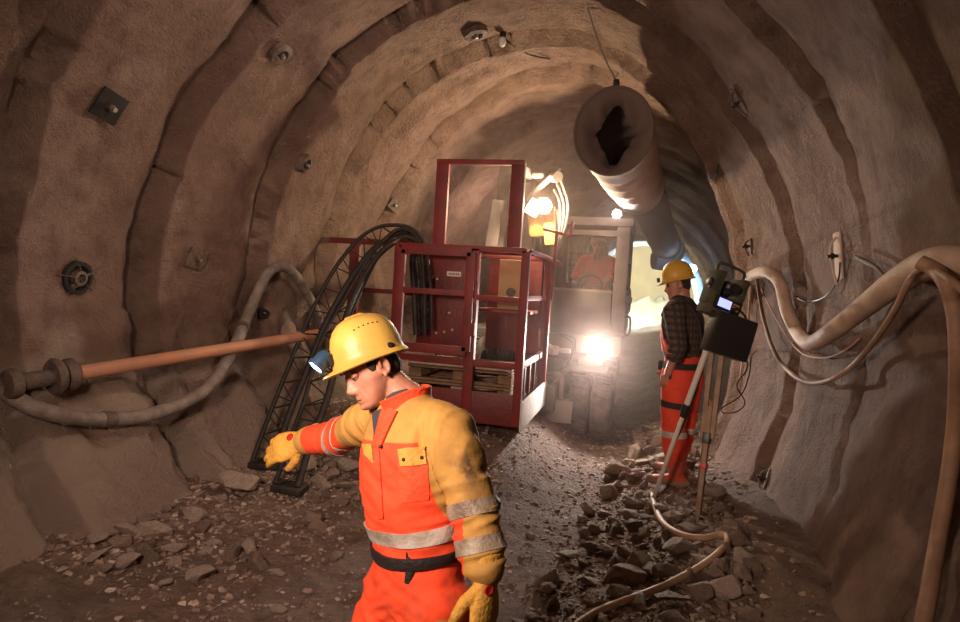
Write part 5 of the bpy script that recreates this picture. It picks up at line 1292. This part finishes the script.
# ------------------------------------------------------------------ ground hose and rocks
bm = B(); pts = [F(a, b) + Z * .03 for a, b in ((652, 494), (653, 503), (656, 514), (662, 526), (672, 535), (686, 541), (703, 543), (717, 540), (726, 541), (726, 549), (716, 560), (700, 572), (675, 586), (648, 598), (620, 608), (596, 618), (575, 632))]
tube(bm, smooth_path(pts, 8), .020, 14, wob=.04); gh = single('ground_hose', bm, M_HOSE2 if 0 else mat('pale_tan_hose', (.50, .33, .21), .6, col2=(.40, .25, .16), nscale=9), 'pale tan hose snaking over the rubble from the tripod foot to the front', 'hose')
M_ROCK = [rock_mat('rubble_%s' % n_, c1, c2, c3, s1=6, s2=14, bstr=.9, bdist=.02, fine=50) for n_, c1, c2, c3 in (('brown', (.29, .20, .155), (.40, .295, .235), (.22, .15, .11)), ('pale', (.42, .325, .265), (.54, .43, .36), (.32, .235, .185)), ('dark', (.20, .14, .105), (.29, .205, .16), (.14, .09, .07)))]
rr = random.Random(11)
def rock_mesh(k, flat=1.):
    r = random.Random(100 + k); bm = B()
    for _ in range(r.choice((11, 14, 18))):
        v = V((r.gauss(0, 1), r.gauss(0, 1), r.gauss(0, 1))).normalized(); bm.verts.new((v.x * r.uniform(.8, 1), v.y * r.uniform(.6, .85), v.z * r.uniform(.45, .75) * flat))
    h = bmesh.ops.convex_hull(bm, input=bm.verts[:]); bmesh.ops.delete(bm, geom=[v for v in bm.verts if not v.link_faces], context='VERTS')
    bmesh.ops.bevel(bm, geom=bm.edges[:], offset=.045, segments=1, affect='EDGES', clamp_overlap=True)
    bmesh.ops.subdivide_edges(bm, edges=[e for e in bm.edges if e.calc_length() > .3], cuts=2, use_grid_fill=True)
    bmesh.ops.triangulate(bm, faces=bm.faces[:])
    for v in bm.verts: v.co += v.co.normalized() * (.05 * noise.noise(v.co * 3.1 + V((k, 0, 0))) + .02 * noise.noise(v.co * 9))
    bmesh.ops.recalc_face_normals(bm, faces=bm.faces[:]); me = bpy.data.meshes.new('rock'); bm.to_mesh(me); bm.free(); return me
RM = []
for k in range(18):
    me = rock_mesh(k, .75 if k % 3 == 0 else 1.); me.materials.append(M_ROCK[k % 3 if k % 3 != 2 or k % 2 else 0]); RM.append(me)
PLACED = []
LAB = {'R': ('brown angular stone lying in the rubble heap along the right wall', 'rubble along the right wall'), 'L': ('greyish angular stone at the foot of the left wall', 'rubble along the left wall'),
       'G': ('grey stone in the heap by the girders, at the foot of the left wall', 'rubble heap by the girders'), 'T': ('small stone lying loose on the trampled track', 'loose stones on the track')}
def rock(x, y, s, side, label=None, k=None, rot=None, sc3=None, sink=.35, mt=None):
    me = RM[k if k is not None else rr.randrange(18)]
    if mt is not None: me = me.copy(); me.materials[0] = mt
    o = bpy.data.objects.new('rock', me); COL.objects.link(o)
    o.scale = sc3 or (s * rr.uniform(.8, 1.25), s * rr.uniform(.8, 1.2), s * rr.uniform(.85, 1.3))
    o.rotation_euler = rot or (rr.uniform(-.35, .35), rr.uniform(-.35, .35), rr.uniform(0, 6.3))
    o.location = (x, y, fl(x, y) + o.scale[2] * (.62 - sink))
    lb, gp = LAB[side]
    tag(o, label or lb, 'rock', None if label else gp); PLACED.append((x, y, s)); return o
GF = [F(263, 469), F(286, 492)]
def free(x, y, s, f=.75):
    if min((x - g.x) ** 2 + (y - g.y) ** 2 for g in GF) < (.16 + s) ** 2 or (x > GF[0].x - .2 and x < GF[1].x + .3 and GF[1].y - .7 < y < GF[1].y and s > .04): return False
    for a, b, c in PLACED:
        if (a - x) ** 2 + (b - y) ** 2 < ((c + s) * f) ** 2: return False
    return True
mt_p = M_ROCK[1]; mt_b = M_ROCK[0]
def rp(px, py, wpx, side, label, k, rz=0., flat=.6, mt=None, asp=.7):
    p = F(px, py); d = (p - CAM).dot(fwd); s = wpx / 2 / FOC * d
    return rock(p.x, p.y, s, side, label, k, (rr.uniform(-.2, .2), rr.uniform(-.2, .2), rz), (s, s * asp, s * flat * 1.25), .12, mt)
rp(625, 585, 62, 'R', 'largest sloping brown slab in the rubble heap, left of the ground hose', 1, .4, .55, mt_b)
rp(663, 578, 34, 'R', 'brown block inside the curve of the ground hose', 4, .2, .7, mt_b)
rp(672, 606, 42, 'R', 'squarish brown block nearest the front on the right, under the ground hose end', 7, -.1, .7, mt_b)
rp(590, 552, 30, 'R', 'squarish block on the track edge, left of the rubble heap', 10, .1, .6, mt_b)
rp(648, 521, 24, 'R', 'small square block right at the thin tripod foot', 13, 0, .6, mt_b)
rp(679, 553, 44, 'R', 'broad stone within the bend of the ground hose near the wall', 5, .5, .5, mt_p)
rp(710, 555, 26, 'R', 'pale stone against the right wall outside the hose bend', 8, .5, .6, mt_p)
rp(600, 612, 30, 'R', 'pale stone at the front end of the ground hose', 11, 1.0, .6, mt_p)
rp(199, 519, 44, 'L', 'flat whitish stone slab below the rubble heap by the girders', 2, .2, .35, mt_p)
rp(237, 494, 54, 'G', 'largest pale lump in the heap left of the girder feet', 6, .4, .75, mt_p)
rp(127, 568, 32, 'L', 'pale upright blocky stone in the lower left, largest of its cluster', 4, .3, .8, mt_p)
rp(99, 560, 32, 'L', 'pale stone just left of the blocky stone in the lower left', 7, 1.3, .6, mt_p)
rp(173, 552, 30, 'L', 'diamond-shaped pale stone right of the blocky stone', 10, .7, .5, mt_p)
rp(165, 588, 20, 'L', 'leaning narrow pale stone below the diamond-shaped stone', 12, 1.4, .8, mt_p)
rp(106, 573, 20, 'L', 'small brown stone wedged under the blocky stone in the lower left', 3, 1.4, .8, mt_b)
rp(275, 576, 24, 'T', 'pale wedge-shaped stone alone on the dark track left of the front worker', 9, .2, .5, mt_p)
rp(278, 613, 22, 'T', 'pale stone at the bottom edge left of the front worker leg', 15, .2, .6, mt_p)
rp(213, 545, 22, 'L', 'flat stone right of the diamond-shaped stone', 5, .2, .4, mt_p)
rp(350, 470, 34, 'G', 'broad grey stone in the heap just under the front worker outstretched arm', 8, .6, .7, mt_p)
n = 0; tries = 0
while n < 215 and tries < 12000:       # right heap
    tries += 1; y = 2.6 + rr.random() ** 1.5 * 5.4; lim = float(np.interp(y, [2.4, 3.2, 4.5, 6, 8.5], [-.42, -.50, -.36, -.2, .1])); x = lim + rr.random() ** .7 * 1.15; xm = float(np.interp(y, [2.4, 5, 6.5, 8], [.72, .66, .62, 1.1]))
    if x > xm: continue
    s = rr.uniform(.035, .095) * (1 + .7 * (rr.random() < .16)) * (.8 + .05 * y)
    if not free(x, y, s, .52): continue
    if (V((x, y, 0)) - V((cx, cy, 0))).length < .22 + s or min((V((x, y, 0)) - V((f.x, f.y, 0))).length for f in ft) < s * .9: continue
    rock(x, y, s, 'R'); n += 1
n = 0; tries = 0
while n < 50 and tries < 4000:        # left wall foot
    tries += 1; y = rr.uniform(2.9, 5.0); xw = float(np.interp(y, [2.9, 5.0], [-3.0, -2.7])); x = xw + abs(rr.gauss(0, .45)); s = rr.uniform(.035, .11)
    if free(x, y, s, .65) and x < -1.3: rock(x, y, s, 'L'); n += 1
n = 0; tries = 0
while n < 44 and tries < 4000:        # heap by girders
    tries += 1; p = F(rr.uniform(195, 392), rr.uniform(446, 505)); x, y = p.x, p.y; s = rr.uniform(.04, .12)
    if free(x, y, s, .5) and y > 4.0: rock(x, y, s, 'G'); n += 1
n = 0; tries = 0
while n < 16 and tries < 4000:
    tries += 1; p = F(rr.uniform(150, 600), rr.uniform(500, 615)); s = rr.uniform(.018, .04)
    if free(p.x, p.y, s): rock(p.x, p.y, s, 'T'); n += 1
# gravel
gb = []; V_ = []; Fc = []
hulls = []
for k in range(6):
    me = RM[k]; 
    r = random.Random(900 + k); bm = B()
    for _ in range(9): v = V((r.gauss(0, 1), r.gauss(0, 1), r.gauss(0, 1))).normalized(); bm.verts.new((v.x, v.y * .8, v.z * .55))
    bmesh.ops.convex_hull(bm, input=bm.verts[:]); bm.verts.ensure_lookup_table(); bm.verts.index_update()
    hulls.append(([v.co.copy() for v in bm.verts], [[v.index for v in f.verts] for f in bm.faces])); bm.free()
MI = []
def pebble(x, y, s):
    vs_, fs_ = rr.choice(hulls); k = len(V_); R = Matrix.Rotation(rr.uniform(0, 6.3), 3, 'Z') @ Matrix.Rotation(rr.uniform(-.5, .5), 3, 'X'); z = fz(x, y); mi = rr.choice((0, 0, 0, 2, 2, 1))
    for v in vs_: q = R @ v * s; V_.append((x + q.x, y + q.y, z + q.z + s * .1))
    for f in fs_: Fc.append([i + k for i in f]); MI.append(mi)
for _ in range(5200):
    y = 2.2 + rr.random() ** 1.2 * 6.5; x = float(np.interp(y, [2.2, 8.5], [-.2, .1])) + rr.gauss(.25, .40)
    if -.75 < x < .95: pebble(x, y, rr.uniform(.008, .032))
for _ in range(4200):
    y = rr.uniform(2.6, 6.5); x = -3.15 + abs(rr.gauss(0, .75))
    if x < -.9: pebble(x, y, .006 + .030 * rr.random() ** 2)
for _ in range(8500):
    y = 1.6 + rr.random() * 6.5; x = rr.uniform(-2.8, .5); pebble(x, y, (.005 + .018 * rr.random() ** 3) * (.7 + y * .1))
me = bpy.data.meshes.new('gravel'); me.from_pydata(V_, [], Fc); 
for m_ in M_ROCK: me.materials.append(m_)
me.polygons.foreach_set('material_index', MI); me.update()
gv_ = bpy.data.objects.new('gravel', me); COL.objects.link(gv_); tag(gv_, 'loose gravel and rock chips strewn over the muddy tunnel floor', 'gravel', kind='stuff')
# ------------------------------------------------------------------ light and haze
W_ = bpy.data.worlds.new('world'); sc.world = W_; W_.use_nodes = True
W_.node_tree.nodes['Background'].inputs[0].default_value = (1, .75, .6, 1); W_.node_tree.nodes['Background'].inputs[1].default_value = .0
# unseen lights with no fixtures: camera-side key, added fills, rear tunnel lamp
light('unseen_tunnel_light', 'SPOT', (-1.2, .25, 2.0), E_KEY, (1, .71, .54), .22, V((.02, 1, -.16)), 112, 1.)
light('unseen_tunnel_light', 'AREA', (-.6, -1.4, 2.6), E_FILL, (1, .72, .56), .8, V((-.1, 1, -.1)))  # added soft fill, no lamp stands here
light('left_wall_fill', 'SPOT', (-.75, 3.4, 3.55), E_TOP, (1, .75, .60), .2, V((-1, .5, -.75)), 130, 1.)  # added to brighten the left wall and girder heap, no lamp there
light('unseen_tunnel_light', 'POINT', (-2.1, 9.2, 2.7), E_REAR, (1, .72, .55), .15)
# lit far chamber
light('chamber_lamp', 'POINT', (-.3, 24.9, 3.3), E_CH, (1, .82, .42), .3)
light('chamber_lamp_blue', 'SPOT', (1.0, 21.2, 2.4), E_BL, (.45, .72, 1), .2, V((-.3, 1, -.45)), 150, 1)
pl = Y(692, 269, 17.0)
t = thing('portal_lamp', 'small bluish-white lamp on the tunnel rim behind the surveyor helmet', 'lamp', pl)
bm = B(); lathe(bm, pl, V((-.1, -1, 0)), [(0, -.10), (.10, -.08), (.14, 0), (.12, .01), (0, .01)], 20); obj('housing', bm, M_LGREY, t)
bm = B(); lathe(bm, pl, V((-.1, -1, 0)), [(.12, .012), (.08, .03), (0, .04)], 20); obj('lens', bm, mat('blue_lamp_lens', (1, 1, 1), .3, emit=(.6, .82, 1), estr=14), t)
light('portal_lamp_light', 'POINT', pl + V((-.3, -.5, 0)), E_BP, (.5, .75, 1), .08)
# mound of debris in the chamber
bm = B(); n = 40; g_ = [[bm.verts.new((-2.2 + 4.4 * i / n, 23.5 + 6 * j / n, .45 + 1.35 * math.exp(-((j / n - .7) / .4) ** 2) * (.8 + .3 * noise.noise(V((i * .2, j * .2, 0)))) + .08 * noise.noise(V((i * .6, j * .6, 3))))) for i in range(n + 1)] for j in range(n + 1)]
for j in range(n):
    for i in range(n): bm.faces.new((g_[j][i], g_[j][i + 1], g_[j + 1][i + 1], g_[j + 1][i]))
o = obj('debris_mound', bm, mat('debris_grey', (.26, .29, .32), .9, bump=.4, bscale=10), None); tag(o, 'pale mound of debris glowing in the lit chamber at the tunnel end', 'debris mound', kind='stuff')
# dust haze around and behind the excavator
bm = B(); box(bm, (-.4, 11.1, 1.9), (6., 10.4, 4.6)); mh = bpy.data.materials.new('dust'); mh.use_nodes = True; nt = mh.node_tree; nt.nodes.clear()
o_ = nt.nodes.new('ShaderNodeOutputMaterial'); vs_ = nt.nodes.new('ShaderNodeVolumeScatter'); vs_.inputs['Color'].default_value = (.95, .72, .66, 1); vs_.inputs['Anisotropy'].default_value = .4; vs_.inputs['Density'].default_value = HAZE
nt.links.new(vs_.outputs[0], o_.inputs['Volume'])
tcv = nt.nodes.new('ShaderNodeTexCoord'); vd = nt.nodes.new('ShaderNodeVectorMath'); vd.operation = 'DISTANCE'; vd.inputs[1].default_value = Y(600, 350, 7.4)
nt.links.new(tcv.outputs['Object'], vd.inputs[0]); mpr = nt.nodes.new('ShaderNodeMapRange'); mpr.interpolation_type = 'SMOOTHSTEP'
mpr.inputs['From Min'].default_value = .1; mpr.inputs['From Max'].default_value = 1.15; mpr.inputs['To Min'].default_value = HAZE * 4.5; mpr.inputs['To Max'].default_value = HAZE  # haze thickened around the headlight to give it a halo
nt.links.new(vd.outputs['Value'], mpr.inputs['Value']); nt.links.new(mpr.outputs[0], vs_.inputs['Density'])
h = obj('dust_haze', bm, mh, None, smooth=False); tag(h, 'thin bright dust haze hanging around and behind the excavator', 'dust haze', kind='stuff')
sc.cycles.volume_bounces = 1; sc.cycles.use_denoising = True; sc.cycles.max_bounces = 6; sc.cycles.diffuse_bounces = 3
sc.cycles.sample_clamp_indirect = 4.
try: sc.cycles.volume_step_rate = 2.
except Exception: pass
sc.view_settings.view_transform = 'Standard'; sc.view_settings.look = 'None'; sc.view_settings.gamma = 1; sc.view_settings.use_curve_mapping = False
sc.view_settings.exposure = EXPO
